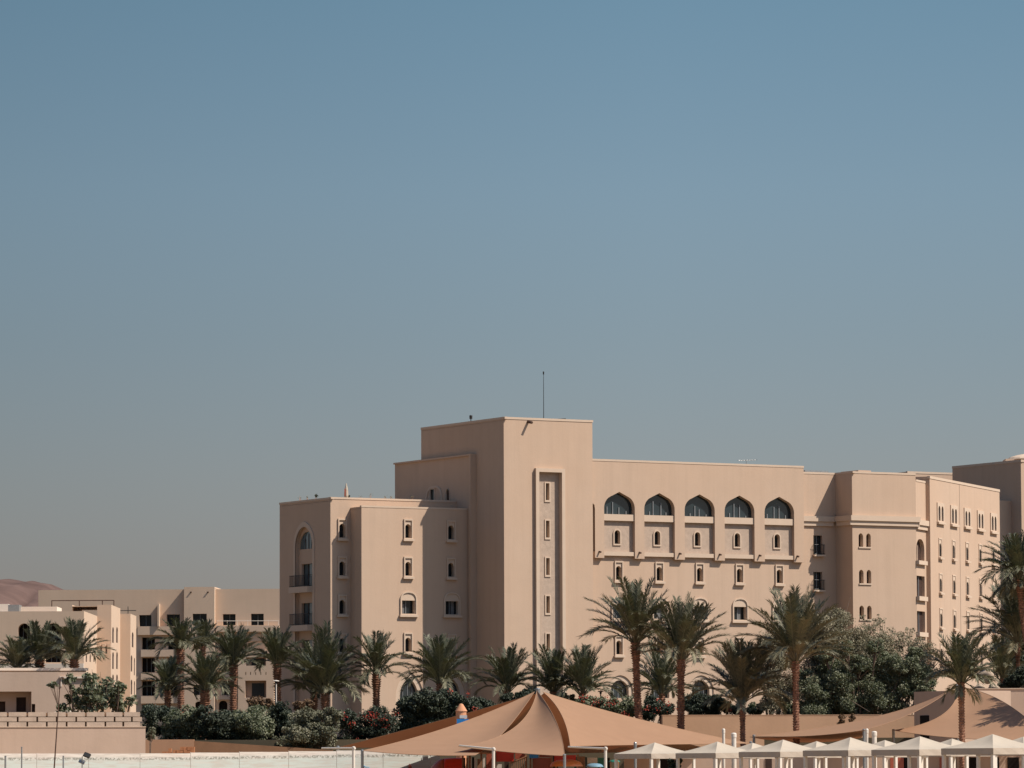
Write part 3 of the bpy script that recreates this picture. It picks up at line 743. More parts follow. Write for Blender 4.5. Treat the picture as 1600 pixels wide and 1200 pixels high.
def slits_on(F, lst):
    hs = []
    for x, yb, yt, wpx in lst:
        a = F.px(x - wpx / 2, yb); c = F.px(x + wpx / 2, yb); zt = F.px(x, yt)[1]
        o = arch((a[0] + c[0]) / 2, abs(c[0] - a[0]), a[1], zt - .5, zt, .3); hs.append(opening(F, o, .06, villa, 'arched_window', 'brown_dark', True, 0))
    return hs
SP = [[(135, 968 + 66, 1022, 2.0), (141, 1034, 1022, 2.0), (147, 1034, 1022, 2.0), (154.5 - 20, 1064, 1052, 2.4), (141, 1064, 1052, 2.4), (147, 1064, 1052, 2.4)],
      [(176.6, 1004, 980, 2.6), (182.8, 1004, 980, 2.6), (176.6, 1045, 1019, 2.6), (182.8, 1045, 1019, 2.6), (176.6, 1072, 1054, 2.6), (182.8, 1072, 1054, 2.6)],
      [(207.3, 1011, 988, 2.6), (205.5, 1049, 1024, 2.4), (210, 1055, 1028, 1.6), (205.5, 1085, 1062, 2.4), (210, 1090, 1064, 1.6)]]
for (a, c, h), sp in zip(sides, SP):
    F = Face((a[0], a[1], 0), pi / 2); L_ = c[1] - a[1]
    wall(VW, F, rect(0, L_, 2, h), [], slits_on(F, sp))
for (a, c, h) in ((ch[1], ch[2], hts[1]), (ch[3], ch[4], hts[2])):
    VW.quad((a[0], a[1], 2), (c[0], c[1], 2), (c[0], c[1], h), (a[0], a[1], h))
x_l, d_e = A0.x - 12, ch[5][1]
VW.prism([(ch[1][0] - 3, ch[1][1] + .01), (ch[2][0] - .01, ch[2][1] + .01), (ch[3][0] - .01, ch[3][1]), (ch[1][0] - 3, ch[3][1])], hts[1] - .2, hts[1] - .15)
VW.prism([(ch[3][0] - 2, ch[3][1] + .01), (ch[4][0] - .01, ch[4][1] + .01), (ch[5][0] - .01, ch[5][1]), (ch[3][0] - 2, ch[5][1])], hts[2] - .2, hts[2] - .15)
VW.quad((ch[5][0], ch[5][1], 2), (x_l, ch[5][1], 2), (x_l, ch[5][1], hts[2]), (ch[5][0], ch[5][1], hts[2]))
VW.quad((ch[1][0] - 3, ch[1][1], hts[0] - .5), (ch[1][0] - 3, ch[3][1], hts[0] - .5), (ch[1][0] - 3, ch[3][1], hts[1]), (ch[1][0] - 3, ch[1][1], hts[1]))
VW.build('wall', M['plaster_far'], villa)
F5 = Face((ch[2][0], ch[2][1], 0), 0.0)
b = MB(); a = F5.px(152, 1006); c = F5.px(170, 1036)
for k in range(3): u0 = a[0] + k * .62; slab(b, F5, u0, u0 + .4, a[1] - 1.2, a[1], .003, .5)
slab(b, F5, a[0] - .1, a[0] + 1.7, 2, a[1] - 1.2, .003, .55); b.build('stepped_parapet', M['plaster_far'], villa)
op_ = MB(); slab(op_, F3, uA, .02, F3.px(60, 1045)[1], F3.px(60, 1037)[1], .003, .5); op_.build('ledge', M['plaster_white'], villa)
q = P(5, 950, 566); b = MB(); b.box(q.x - 3, q.x + .8, 564, 568, z3 - .2, q.z + .4); b.build('roof_box', M['white'], villa)
q = P(22, 950, 565); b = MB(); b.box(q.x - .6, q.x + .7, 564, 567, z3 - .2, q.z + .35); b.build('roof_tank', M['steel'], villa)
q = P(65, 951, 570); b = MB(); b.box(q.x - 2.2, q.x + 2.2, 566, 572, z3 - .2, q.z + .1); b.build('roof_step', M['plaster_white'], villa)
b = MB(); zr = P(130, 938, 600).z                        # pipes and rail along the roof
for x in (81, 124, 160, 178): q = P(x, 938, 600); b.tube([(q.x, 600, q.z - 1.2), (q.x, 600, q.z)], .06, 6)
b.tube([P(81, 938.5, 600), P(178, 938, 600)], .06, 6); b.build('roof_pipe', M['rust'], villa)
q = P(200, 954, 596); b = MB(); b.tube([q + Vector((-1, 0, 0)), q + Vector((1, 0, 0))], .05, 5); b.tube([q + Vector((0, 0, -1)), q + Vector((0, 0, .5))], .05, 5); b.build('roof_aerial', M['iron'], villa)

house = thing('garden_house', P(40, 1120, 430), 'low plain tan house with recessed dark porch under the left palms', 'building')
house.location.z = 4
F4 = Face((P(138, 1080, 430).x, 430, 0), radians(10)); HB = MB()
u4 = F4.px(-70, 1050)[0]; z4 = F4.px(50, 1050)[1]
por = R4(F4, -30, 1080.5, 49, 1116); por2 = R4(F4, 49.6, 1100, 55, 1116)
wall(HB, F4, rect(u4, 0, 2, z4), [], [(por, 1.6), (por2, .4)])
FPb = F4.shifted(-1.6); o1 = R4(FPb, -25, 1096, 8.5, 1116); o2 = R4(FPb, 25.5, 1089.5, 41, 1116)
plate(HB, FPb, por, [o1, o2], 0)
for o in (o1, o2): rim(HB, FPb, o, 0, -.5)
b = MB(); slab(b, F4, por2[0][0], por2[1][0], por2[0][1], por2[2][1], -.42, -.4); b.build('hatch', M['brown_dark'], house)
pane(FPb, o1, -.5, M['brown_dark'], house); pane(FPb, o2, -.5, M['brown_dark'], house, 'door')
HB.quad(F4.pt(0, 2), F4.pt(0, 2, -26), F4.pt(0, z4, -26), F4.pt(0, z4))
HB.quad(F4.pt(u4, z4), F4.pt(0, z4), F4.pt(0, z4, -26), F4.pt(u4, z4, -26))
HB.build('wall', M['wall_tan'], house)
b = MB(); slab(b, F4, u4, F4.px(142, 1045)[0], z4 + .18, F4.px(60, 1043.5)[1] + .05, -3.2, -2.6); slab(b, F4, u4, .05, z4 - .1, z4 + .18, -3.2, -3); b.build('roof_ledge', M['plaster_white'], house)
b = MB(); a = F4.px(93, 1057); c = F4.px(140, 1060); slab(b, F4, a[0], c[0], c[1], a[1], .003, .22); slab(b, F4, a[0] + .1, a[0] + .22, a[1] - .9, c[1], .003, .1); b.build('door_canopy', M['plaster_white'], house)

# breeze-block garden wall
gw = thing('breeze_block_wall', P(110, 1200, 335), 'long pale garden wall topped by three open courses of breeze blocks', 'wall')
gw.location.z = 0
F6 = Face((P(110, 1140, 335).x, 335, 0), radians(14))
ub0, ub1 = F6.px(-80, 1140)[0], F6.px(227.3, 1140)[0]; zc6 = F6.px(110, 1136.5)[1]
b = MB(); slab(b, F6, ub0, ub1, 0, zc6, -.5, 0); b.build('wall', M['wall_tan'], gw)
b = MB(); slab(b, F6, ub0, ub1 + .03, zc6, zc6 + .06, -.55, .05); b.build('coping', M['plaster_trim'], gw)
b = MB(); pxm = 335 / FPX
g13 = [-48, -18, 12.5, 43, 73.5, 104.5, 134.5, 165, 193, 220.5]; g2 = [-33, -2, 28, 58.5, 89, 119.5, 149.5, 179.5, 206.5, 222]
for i, (yt, yb, gs) in enumerate(((1112.7, 1119.6, g13), (1120.4, 1127.3, g2), (1128.2, 1135.6, g13))):
    for a, c in zip(gs[:-1], gs[1:]):
        if i == 1 and c == 222: c = 223.5
        ua_, ub_ = F6.px(a + 1.4, yt)[0], F6.px(c - 1.4, yt)[0]
        if ub_ - ua_ < .2: continue
        slab(b, F6, ua_, ub_, F6.px(110, yb)[1], F6.px(110, yt)[1], -.3 - RND.random() * .03, -.08 - RND.random() * .02)
b.build('breeze_blocks', M['block'], gw)
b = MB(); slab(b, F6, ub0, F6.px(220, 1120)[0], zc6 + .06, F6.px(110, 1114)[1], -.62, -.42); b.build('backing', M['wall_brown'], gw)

rw = thing('retaining_wall', P(335, 1200, 372), 'low brown earth-coloured wall below the dark green hedge', 'wall'); rw.location.z = 0
F7 = Face((P(228, 1160, 372).x, 372, 0), 0.0); b = MB()
c1 = F7.px(303, 1157)[0]; e = F7.px(520, 1168)[0]
b.prism([F7.pt(-6, 0), F7.pt(c1, 0), F7.pt(c1, 0, -.6), F7.pt(-6, 0, -.6)], 0, F7.px(260, 1155.5)[1]); ro = b.build('lit_wall', M['wall_lit'], rw)  # stretch of the wall where sunlight is painted as a brighter colour
b = MB(); b.hexa([F7.pt(c1, 0, -.05), F7.pt(e, 0, -.05), F7.pt(e, 0, -.6), F7.pt(c1, 0, -.6), F7.pt(c1, F7.px(303, 1157.5)[1], -.05), F7.pt(e, F7.px(520, 1172)[1], -.05), F7.pt(e, F7.px(520, 1172)[1], -.6), F7.pt(c1, F7.px(303, 1157.5)[1], -.6)]); b.build('wall', M['wall_brown'], rw)
for x0, x1, y0, lab in ((253, 268, 1169.3, 'smaller low stack of orange bricks before the retaining wall'), (270, 304, 1166.8, 'larger heap of orange bricks before the retaining wall')):
    a, c = P(x0, y0, 366), P(x1, y0, 366); b = MB(); nb = max(3, int((c.x - a.x) / .26)); b.box(a.x + .02, c.x - .02, 366.05, 366.5, 0, a.z * 13 / 14 - .01)
    for r_ in range(14):
        for k in range(nb):
            if r_ == 13 and k < 2: continue
            xx = a.x + (c.x - a.x) * k / nb; jj = RND.uniform(-.02, .02)
            b.box(xx + .005, xx + (c.x - a.x) / nb - .01, 366 + jj, 366.55 + jj, a.z * r_ / 14 + .004, a.z * (r_ + 1) / 14 - .004)
    tag(top(b.build('brick_stack', M['brick'])), lab, 'bricks', 'brick stacks by the retaining wall')

# tan wall to the right, shaded box and steps behind the sails
tw = thing('garden_wall', P(1250, 1200, 373), 'long tan rendered wall behind the cream gazebos and tall palms', 'wall'); tw.location.z = 0
F8 = Face((P(1035, 1130, 373).x, 372.6, 0), radians(10))
b = MB(); ue = F8.px(1432, 1118)[0]; z8 = F8.px(1200, 1118)[1]; slab(b, F8, 0, ue, 0, z8, -.5, 0); b.build('wall', M['wall_warm'], tw)
b = MB(); slab(b, F8, -.03, ue, z8, z8 + .06, -.52, .02); b.build('coping', M['wall_warm'], tw)
kb = thing('kiosk_building', P(1470, 1200, 369), 'shaded flat-roofed tan kiosk behind the right shade sail', 'kiosk'); kb.location.z = 0
q0, q1 = P(1429, 1081, 369), P(1497, 1081, 369)
b = MB(); q0, q1 = P(1428, 1081, 371.8), P(1502, 1079, 366); b.prism([(q0.x, 371.8), (q1.x, 366), (q1.x + 4, 368.3), (q0.x + 4, 374)], 0, q0.z); b.build('wall', M['wall_tan'], kb)
b = MB(); FKB = Face((q1.x, 366, 0), math.atan2(366 - 371.8, q1.x - q0.x)); a = FKB.px(1438, 1118); c = FKB.px(1452, 1130); slab(b, FKB, a[0], c[0], c[1] - 1.5, a[1], .003, .04); b.build('window', M['dark'], kb)
pw = thing('patio_wall', P(1560, 1200, 374), 'short tan wall rising behind the right shade sail near the boulders', 'wall'); pw.location.z = 0
q0, q1 = P(1518, 1077, 374), P(1594, 1077, 374); b = MB(); b.box(q0.x, q1.x + 4, 374, 376, 0, q0.z); b.build('wall', M['wall_tan'], pw)
b = MB(); b.box(q0.x - .03, q1.x + 4, 373.94, 376, q0.z, q0.z + .08); b.build('coping', M['plaster_trim'], pw)
bw = thing('beach_wall', P(1300, 1200, 348), 'low tan wall with dark doors seen between the gazebo posts', 'wall'); bw.location.z = 0
F9 = Face((P(975, 1185, 348).x, 348, 0), 0.0); ux = F9.px(1680, 1185)[0]; b = MB()
z9 = F9.px(1250, 1182)[1]; slab(b, F9, 0, ux, 0, z9, -.4, 0); b.build('wall', M['wall_tan'], bw)
for x, wv, m_ in ((1040, 9, 'dark'), (1201, 5, 'brown_dark'), (1402, 11, 'redbrown'), (1418, 6, 'dark'), (1473, 5, 'redbrown'), (1489, 5, 'dark'), (1520, 6, 'dark'), (1555, 6, 'dark'), (1583, 9, 'dark')):
    a = F9.px(x - wv, 1185)[0]; c = F9.px(x + wv, 1185)[0]; b = MB(); slab(b, F9, a, c, .02, z9 - .12, .003, .05); b.build('door', M[m_], bw)

# ------------------------------------------------------------------ foliage
def leaf_mesh(name, m, parent, pts, smin, smax, rs, aspect=.5, up=.0, tint=None):
    n = len(pts); pts = np.asarray(pts)
    nn = rs.normal(size=(n, 3)) + np.array(sv) * 1.1; nn /= np.linalg.norm(nn, axis=1)[:, None]      # leaves turn towards the sun
    d = rs.normal(size=(n, 3)); d[:, 2] -= .5 + up; d -= nn * (d * nn).sum(1)[:, None]; d /= np.linalg.norm(d, axis=1)[:, None]
    e = np.cross(nn, d); L = rs.uniform(smin, smax, (n, 1))
    a = pts - d * L * .5; b = pts + e * L * aspect * .5 + nn * L * .08; c = pts + d * L * .5; f = pts - e * L * aspect * .5 + nn * L * .08
    v = np.stack([a, b, c, f], 1).reshape(-1, 3)
    return raw_mesh(name, m, parent, v, n, np.clip(rs.beta(1.6, 2.4, n) if tint is None else tint, 0, 1))
def raw_mesh(name, m, parent, v, n, tint):
    off = Vector((0, 0, 0)); q = parent
    while q is not None: off += q.location; q = q.parent
    v = v - np.array(off)
    me = bpy.data.meshes.new(name); me.vertices.add(len(v)); me.vertices.foreach_set('co', v.astype(np.float32).ravel())
    me.loops.add(n * 4); me.polygons.add(n)
    me.loops.foreach_set('vertex_index', np.arange(n * 4, dtype=np.int32)); me.polygons.foreach_set('loop_start', np.arange(0, n * 4, 4, dtype=np.int32))
    at = me.attributes.new('tint', 'FLOAT', 'FACE'); at.data.foreach_set('value', np.asarray(tint, dtype=np.float32))
    me.materials.append(m); me.update(calc_edges=True)
    o = bpy.data.objects.new(name, me); COL.objects.link(o)
    if parent is not None: o.parent = parent
    return o
def clump_points(lobes, per, rs, sub=24, spread=.42, flat=.8):
    """leaf positions: every lobe is broken into smaller clumps with gaps between them"""
    out = []; tn = []; rmean = sum(l[1] for l in lobes) / len(lobes)
    for c, r in lobes:
        sm = min(1.15, r / rmean); k = max(4, int(sub * sm ** 1.3)); far = .92 + .5 * max(0, 1 - sm)
        dirs = rs.normal(size=(k, 3)); dirs /= np.linalg.norm(dirs, axis=1)[:, None]
        cs = np.array(c) + dirs * r * rs.uniform(.3, far, (k, 1)) * np.array([1, 1, flat])
        for q in cs:
            rr = r * spread * rs.uniform(.6, 1.15); m = max(5, int(per * 1.25 * sm * rs.uniform(.6, 1.3)))
            p = rs.normal(size=(m, 3)); p /= np.linalg.norm(p, axis=1)[:, None]
            p = q + p * rr * rs.uniform(.25, 1, (m, 1)) ** .5 * np.array([1, 1, .75])
            out.append(p); tn.append(np.clip(rs.normal(rs.uniform(.15, .6), .18, m), 0, 1))
    return np.concatenate(out), np.concatenate(tn)
def shrub(name, lobes_px, d, zb, m, label, cat, seed, per=90, sub=24, leaf=(.13, .28), flowers=None, group=None, spread=.46, stems=True, trunk_r=.06, crown='foliage', stem='stem', aspect=.5, depth_jit=1.3):
    rs = np.random.RandomState(seed); lobes = []
    for (x, y, r) in lobes_px:
        rm = r * d / FPX; dd = d + rs.uniform(-1, 1) * depth_jit; q = P(x, y, dd); lobes.append((q, rm))
    cx = sum(l[0].x for l in lobes) / len(lobes); dy = d
    t = thing(name, (cx, dy, zb), label, cat, group)
    pts, tn = clump_points(lobes, per, rs, sub, spread)
    pts[:, 2] = np.maximum(pts[:, 2], zb + .1)
    leaf_mesh(crown, M[m], t, pts, leaf[0], leaf[1], rs, aspect, 0, tn)
    b = MB()
    for q, rm in lobes:
        a = Vector((cx + (q.x - cx) * .35, dy, zb)); mid = a.lerp(q, .55) + Vector((rs.uniform(-.2, .2), rs.uniform(-.2, .2), .1))
        b.tube([a, mid, q], [trunk_r, trunk_r * .7, trunk_r * .3], 6)
        for k in range(4):
            e = q + Vector(rs.normal(size=3) * rm * .55); b.tube([mid.lerp(q, .6), e], [trunk_r * .4, trunk_r * .12], 5)
    b.build(stem, M['bark'], t)
    if flowers:
        fl = []; 
        for (x, y, r, n) in flowers:
            n = max(5, int(n * .75))
            q = P(x, y, d - 1.2 - rs.uniform(0, .6)); fl.append(np.array(q) + rs.normal(size=(n, 3)) * np.array([.75, .9, .55]) * r * d / FPX * .8)
        tag(leaf_mesh('blossom', M['flower'], t, np.concatenate(fl), .07, .16, rs, .8), kind='stuff')
    return t

def palm(cx, cy, d, zb, top, half, tw, seed, label, bx=None, m='frond', n=44, droop=1.0, old=0, group='date palms in front of the hotel', bulge=1.35, name='palm_tree'):
    """cx, cy: where the fronds spring from; top: y of the highest tip; half: half the crown's spread; tw: trunk width (pixels)"""
    rs = np.random.RandomState(seed); s = d / FPX; n = int(n * 1.02)
    C = P(cx, cy, d); bx = cx if bx is None else bx
    B = Vector((P(bx, cy, d).x, d, zb))
    t = thing(name, B, label, 'palm', group)
    H = C.z - zb; r0 = tw * s / 2 * .86
    rings = max(6, int(H / .19)); seg = 14; v = []; f = []
    for i in range(rings + 1):
        for hv in (0, 1):
            h = min(1, (i + hv * .75) / rings); c = B.lerp(C, h); c.x += sin(h * pi) * (C.x - B.x) * .18
            rr = r0 * (1.12 - .18 * h + .22 * max(0, .08 - h) / .08) * (1 + (bulge - 1) * max(0, min(1, (h * H - H + 1.5) / .7)) * (1 if h * H < H - .25 else .8))
            for k in range(seg):
                an = 2 * pi * (k + .5 * (i % 2)) / seg
                q = rr * (.90 if hv == 0 else 1.32 if (k + i) % 2 else 1.04) * (1 + rs.uniform(-.05, .05))
                v.append((c.x + q * cos(an), c.y + q * sin(an), c.z + (.0 if hv == 0 else rs.uniform(0, .03))))
    nr = 2 * (rings + 1)
    for i in range(nr - 1):
        for k in range(seg): f.append((i * seg + k, i * seg + (k + 1) % seg, (i + 1) * seg + (k + 1) % seg, (i + 1) * seg + k))
    f.append(tuple(range((nr - 1) * seg, nr * seg)))
    b = MB(); b.add(v, f); b.build('trunk', M['trunk'], t)
    L0 = (cy - top) * s; W0 = half * s
    V = []; TN = []; ns = 11; golden = 2.39996
    for k in range(n + old):
        u = (k + .5) / n; az = k * golden + rs.uniform(-.3, .3)
        if k < n:
            e0 = radians(88 - 56 * u ** 1.0 + rs.uniform(-6, 6)); dr = radians((14 + 74 * u ** 1.0) * droop * rs.uniform(.7, 1.3))
            LL = (L0 * (1 - .25 * u) * 1.03 + (W0 * 1.22 - L0 * .75) * u ** 1.2) * rs.uniform(.84, 1.04)
        else: e0 = radians(rs.uniform(-25, 15)); dr = radians(rs.uniform(40, 65)); LL = W0 * rs.uniform(.6, .85)
        R = Vector((cos(az), sin(az), 0)); side = Vector((-sin(az), cos(az), 0))
        bend = rs.uniform(-.25, .25)
        p = C + R * r0 * .5 + Vector((0, 0, rs.uniform(-.35, .1))); pts = [p]; tan_ = []
        for i in range(ns):
            e = e0 - dr * ((i + .5) / ns) ** 1.5
            dirv = (R * cos(e) + Vector((0, 0, 1)) * sin(e) + side * bend * (i / ns)).normalized(); tan_.append(dirv); p = p + dirv * LL / ns; pts.append(p)
        tan_.append(tan_[-1])
        w0 = .045
        for i in range(ns):                               # rachis, two crossed strips
            ww = w0 * (1 - .85 * i / ns); w2 = w0 * (1 - .85 * (i + 1) / ns)
            S = tan_[i].cross(Vector((0, 0, 1))); S = S.normalized() if S.length > .05 else side
            N = S.cross(tan_[i])
            for X in (S, N): V.append([pts[i] - X * ww, pts[i] + X * ww, pts[i + 1] + X * w2, pts[i + 1] - X * w2]); TN.append(.9)
        t0 = .16 + .14 * u; m_l = int(15 * LL + 8); base_t = rs.uniform(.05, .35) + min(1, u) ** 1.5 * .5 + (.2 if k >= n else 0)
        for j in range(m_l):
            tt = t0 + (1 - t0) * (j + rs.uniform(0, .6)) / m_l; x = min(.999, tt) * ns; i = int(x); q = pts[i].lerp(pts[i + 1], x - i); T = tan_[i]
            S = T.cross(Vector((0, 0, 1))); S = S.normalized() if S.length > .05 else side
            N = S.cross(T).normalized()
            ln = (.34 + .58 * sin(pi * min(1, max(0, tt - t0 + .06) * .98)) ** .7) * (.62 + .09 * LL) * rs.uniform(.75, 1.2) * .92
            for sg in (-1, 1):
                fw = rs.uniform(.55, .95) + tt * .55
                D = (T * fw + S * sg * rs.uniform(.65, 1.0) + N * rs.uniform(.05, .55)).normalized(); tip = q + D * ln - Vector((0, 0, rs.uniform(.05, .32) * ln)); wd = .036
                Wv = D.cross(N); Wv = (Wv.normalized() if Wv.length > .05 else T) * wd
                mid = q + D * ln * .45
                V.append([q, mid + Wv, tip, mid - Wv]); TN.append(min(1, max(0, base_t + rs.normal(0, .15))))
    v = np.array([[tuple(c) for c in q] for q in V]).reshape(-1, 3)
    raw_mesh('crown', M[m], t, v, len(V), TN)
    return t

HZ = z4                                                   # roof bed of the garden house carries three palms
palm(27, 1046, 436, HZ, 993, 40, 8, 1, 'leftmost small palm, half out of frame, above the garden house', n=34)
palm(62, 1031, 438, HZ, 970, 45, 12, 2, 'palm with short red trunk before the left dark arch of the villa', n=40)
palm(116, 1030, 434, HZ - .5, 966, 55, 12, 3, 'palm with thick short trunk rising right of the two villa arches', n=40)
TZ = 4.0
palm(262, 1079, 404, TZ, 1028, 38, 9, 4, 'small low palm just right of the stepped villa', n=30)
palm(282, 1014, 418, TZ, 964, 47, 11, 5, 'slim palm with leaning trunk before the shaded apartment wall', bx=284, n=34, droop=1.2)
palm(317, 1010, 428, TZ, 969, 34, 8, 7, 'half hidden palm behind two bushier palms at the apartment block', n=30)
palm(321, 1079, 402, TZ, 1017, 45, 13, 6, 'dark bushy low palm before the apartment block loggias', n=46)
palm(365, 1039, 410, TZ, 976, 43, 11, 8, 'tall palm with reddish trunk beside the apartment bay window', bx=363, n=42)
palm(433, 1038, 404, TZ, 978, 40, 11, 9, 'palm at the corner where apartment block meets hotel', bx=437, n=36)
palm(491, 1082, 408, TZ, 1000, 48, 10, 10, 'left trunk of the bushy palm pair below the hotel balconies', n=40)
palm(508, 1083, 402, TZ, 981, 62, 11, 11, 'widest bushy palm of the pair below the hotel balconies', n=52)
palm(588, 1053, 403, TZ, 984, 45, 11.5, 12, 'slender young palm with clean trunk before the hotel bay', n=30, droop=1.15)
palm(688, 1068, 400, TZ, 989, 60, 11, 13, 'broad palm rising behind the dark bush, before the shaded hotel corner', n=42, droop=1.1)
palm(793, 1079, 398, TZ, 1002, 47, 9, 14, 'palm directly before the lit hotel tower edge, above the sail peak', n=34, droop=1.15)
palm(865, 1081, 396, TZ, 1009, 45, 10, 15, 'palm springing just right of the big sail peak', n=36)
palm(910, 1083, 394, TZ, 1007, 55, 10, 16, 'palm with spreading fronds beside the red bougainvillea', n=38, droop=1.1)
palm(993, 1004, 366, 0, 899, 68, 12.5, 17, 'tallest slender palm in front of the arched hotel wing', bx=1006, n=40, droop=.9)
palm(1034, 1084, 396, TZ, 1003, 50, 9, 18, 'low palm standing between and behind two tall trunks', n=36)
palm(1064, 1030, 364, 0, 931, 70, 12, 19, 'second tall palm, right of the tallest, before the hotel wing', bx=1062, n=46, m='frond_dry', droop=.9)
palm(1160, 1098, 362, 0, 994, 66, 9, 20, 'shorter palm with shaggy greyish crown before the tan garden wall', bx=1161, n=50, m='frond_dry')
palm(1243, 1033, 360, 0, 915, 74, 10.5, 21, 'large palm with broad grey-green crown before the leafy trees', bx=1244, n=56, m='frond_dry', droop=.95)
palm(1502, 1066, 336, 0, 984, 46, 10, 22, 'dark palm whose trunk crosses the right shade sail', bx=1503, n=48, old=6)
palm(1567, 1060, 392, TZ, 990, 38, 9, 23, 'small grey palm behind the boulders at the right', n=34, m='frond_dry')
palm(1590, 1003, 384, TZ, 902, 72, 7, 24, 'thin-trunked palm cut by the right edge of the photo', bx=1593, n=48, m='frond_dry', droop=1.1, old=8)
palm(1592, 905, 380, TZ, 832, 56, 10, 25, 'highest crown at the right edge with hanging old fronds', bx=1640, n=50, old=22, droop=1.1)
palm(1738, 1006, 349, 0, 905, 85, 11, 26, 'palm just outside the frame whose shade falls on the right sail', n=56, old=10)

SH = 'shrubs of the planted bank'
shrub('hedge', [(240, 1115, 22), (238, 1140, 20)], 380, TZ - 1, 'leaf_dark', 'dark hedge end directly right of the breeze block wall', 'hedge', 31, per=80, group=SH)
shrub('hedge', [(270, 1133, 24), (300, 1122, 22), (292, 1142, 20), (262, 1150, 14)], 379, TZ - 1, 'leaf_mid', 'dense green shrub over the sunlit-coloured part of the retaining wall', 'hedge', 32, per=110, group=SH)
shrub('hedge', [(262, 1118, 20), (286, 1140, 22), (312, 1135, 22), (345, 1128, 22), (372, 1124, 22), (400, 1134, 22), (425, 1130, 22), (300, 1152, 16), (345, 1153, 16), (385, 1153, 16), (420, 1150, 18)], 382, TZ - 1.6, 'leaf_dark', 'long dark hedge filling the back of the planted bank', 'hedge', 330, per=120, group=SH)
shrub('hedge', [(335, 1126, 26), (352, 1142, 24), (322, 1146, 18), (318, 1112, 14)], 378, TZ - 1, 'leaf_dark', 'dark glossy shrub in the middle of the hedge bank', 'hedge', 33, per=120, group=SH)
shrub('hedge', [(385, 1130, 26), (372, 1148, 20), (408, 1142, 24), (402, 1116, 18)], 379, TZ - 1, 'leaf_mid', 'blue-green shrub left of the white mushroom lamp', 'hedge', 34, per=110, group=SH)
shrub('bush', [(405, 1098, 13), (393, 1101, 11), (420, 1102, 12)], 386, TZ, 'leaf_rust', 'rusty dry bush under the apartment bay window', 'bush', 35, per=60, leaf=(.12, .26))
shrub('bush', [(440, 1110, 18), (448, 1130, 18), (436, 1150, 16)], 380, TZ - 1, 'leaf_dark', 'dark shrub around the foot of the mushroom lamp', 'bush', 36, per=90, group=SH)
shrub('bush', [(480, 1128, 26), (500, 1146, 26), (462, 1150, 24), (515, 1122, 20), (480, 1165, 18), (440, 1160, 14)], 374, 0, 'leaf_olive', 'pale olive-green bush above the middle of the white fence', 'bush', 37, per=140, leaf=(.12, .26))
shrub('bush', [(468, 1103, 10), (480, 1100, 9), (474, 1106, 10)], 392, TZ, 'leaf_rust', 'small rusty bush at the foot of the bushy palm pair', 'bush', 38, per=50, leaf=(.12, .24))
shrub('bougainvillea', [(545, 1128, 22), (560, 1145, 24), (585, 1120, 24), (602, 1135, 24), (590, 1155, 20), (540, 1158, 16)], 377, 0, 'leaf_dark', 'bougainvillea with red blossoms below the slender young palm', 'bush', 39, per=95,
      flowers=[(549, 1131, 7, 40), (537, 1119, 6, 25), (577, 1121, 8, 60), (586, 1119, 6, 30), (598, 1123, 7, 40), (581, 1114, 5, 25), (602, 1118, 4, 18), (616, 1116, 5, 30), (586, 1131, 5, 30), (604, 1136, 6, 25), (562, 1157, 6, 35)])
shrub('bush', [(640, 1105, 27), (668, 1100, 26), (700, 1096, 24), (655, 1130, 26), (690, 1122, 26), (725, 1104, 24), (745, 1112, 22), (762, 1104, 18), (632, 1140, 20)], 382, TZ, 'leaf_dark', 'large dark dense bush hiding the hotel ground-floor arches', 'bush', 40, per=150, leaf=(.16, .32),
      flowers=[(703, 1081, 5, 25), (744, 1108, 5, 25), (731, 1083, 5, 14)])
shrub('bush', [(795, 1090, 12), (815, 1087, 12), (830, 1083, 9)], 392, TZ, 'leaf_dark', 'low clipped dark bush left of the sail peak', 'bush', 41, per=60)
shrub('bush', [(878, 1088, 10), (892, 1094, 10)], 394, TZ, 'leaf_olive', 'small sparse bush right of the sail peak', 'bush', 42, per=40)
shrub('bougainvillea', [(915, 1098, 14), (935, 1100, 16), (958, 1106, 18), (982, 1106, 18), (972, 1120, 14), (1000, 1112, 14)], 388, TZ, 'leaf_mid', 'bougainvillea covered in red blossoms above the big sail', 'bush', 43, per=80,
      flowers=[(911, 1090, 7, 60), (932, 1095, 7, 45), (953, 1100, 9, 80), (921, 1099, 6, 30), (962, 1099, 6, 40), (975, 1114, 7, 45), (955, 1110, 5, 20), (947, 1090, 5, 20)])
shrub('bougainvillea', [(1020, 1100, 16), (1036, 1108, 17), (1010, 1118, 12)], 386, TZ, 'leaf_dark', 'smaller red bougainvillea between the two tall palm trunks', 'bush', 44, per=80,
      flowers=[(1012, 1107, 6, 40), (1030, 1109, 7, 50), (1043, 1101, 5, 30), (1039, 1113, 5, 25), (1028, 1094, 4, 15), (1054, 1107, 4, 15)])
shrub('hedge', [(1075, 1098, 18), (1098, 1096, 18), (1120, 1098, 17), (1085, 1110, 14), (1110, 1110, 14), (1138, 1106, 14), (1155, 1108, 12)], 384, TZ, 'leaf_dark', 'dark green hedge right above the left end of the tan wall', 'hedge', 45, per=110, group=SH,
      flowers=[(1137, 1102, 4, 25), (1140, 1109, 5, 25)])
shrub('tree', [(1200, 1010, 28), (1218, 1045, 32), (1190, 1060, 26), (1225, 1080, 28), (1200, 1095, 24), (1222, 1000, 22), (1205, 1030, 26)], 380, TZ, 'leaf_dry', 'dry olive tree directly behind the large palm', 'tree', 46, per=190, leaf=(.08, .18), trunk_r=.12, crown='crown', stem='trunk', spread=.5)
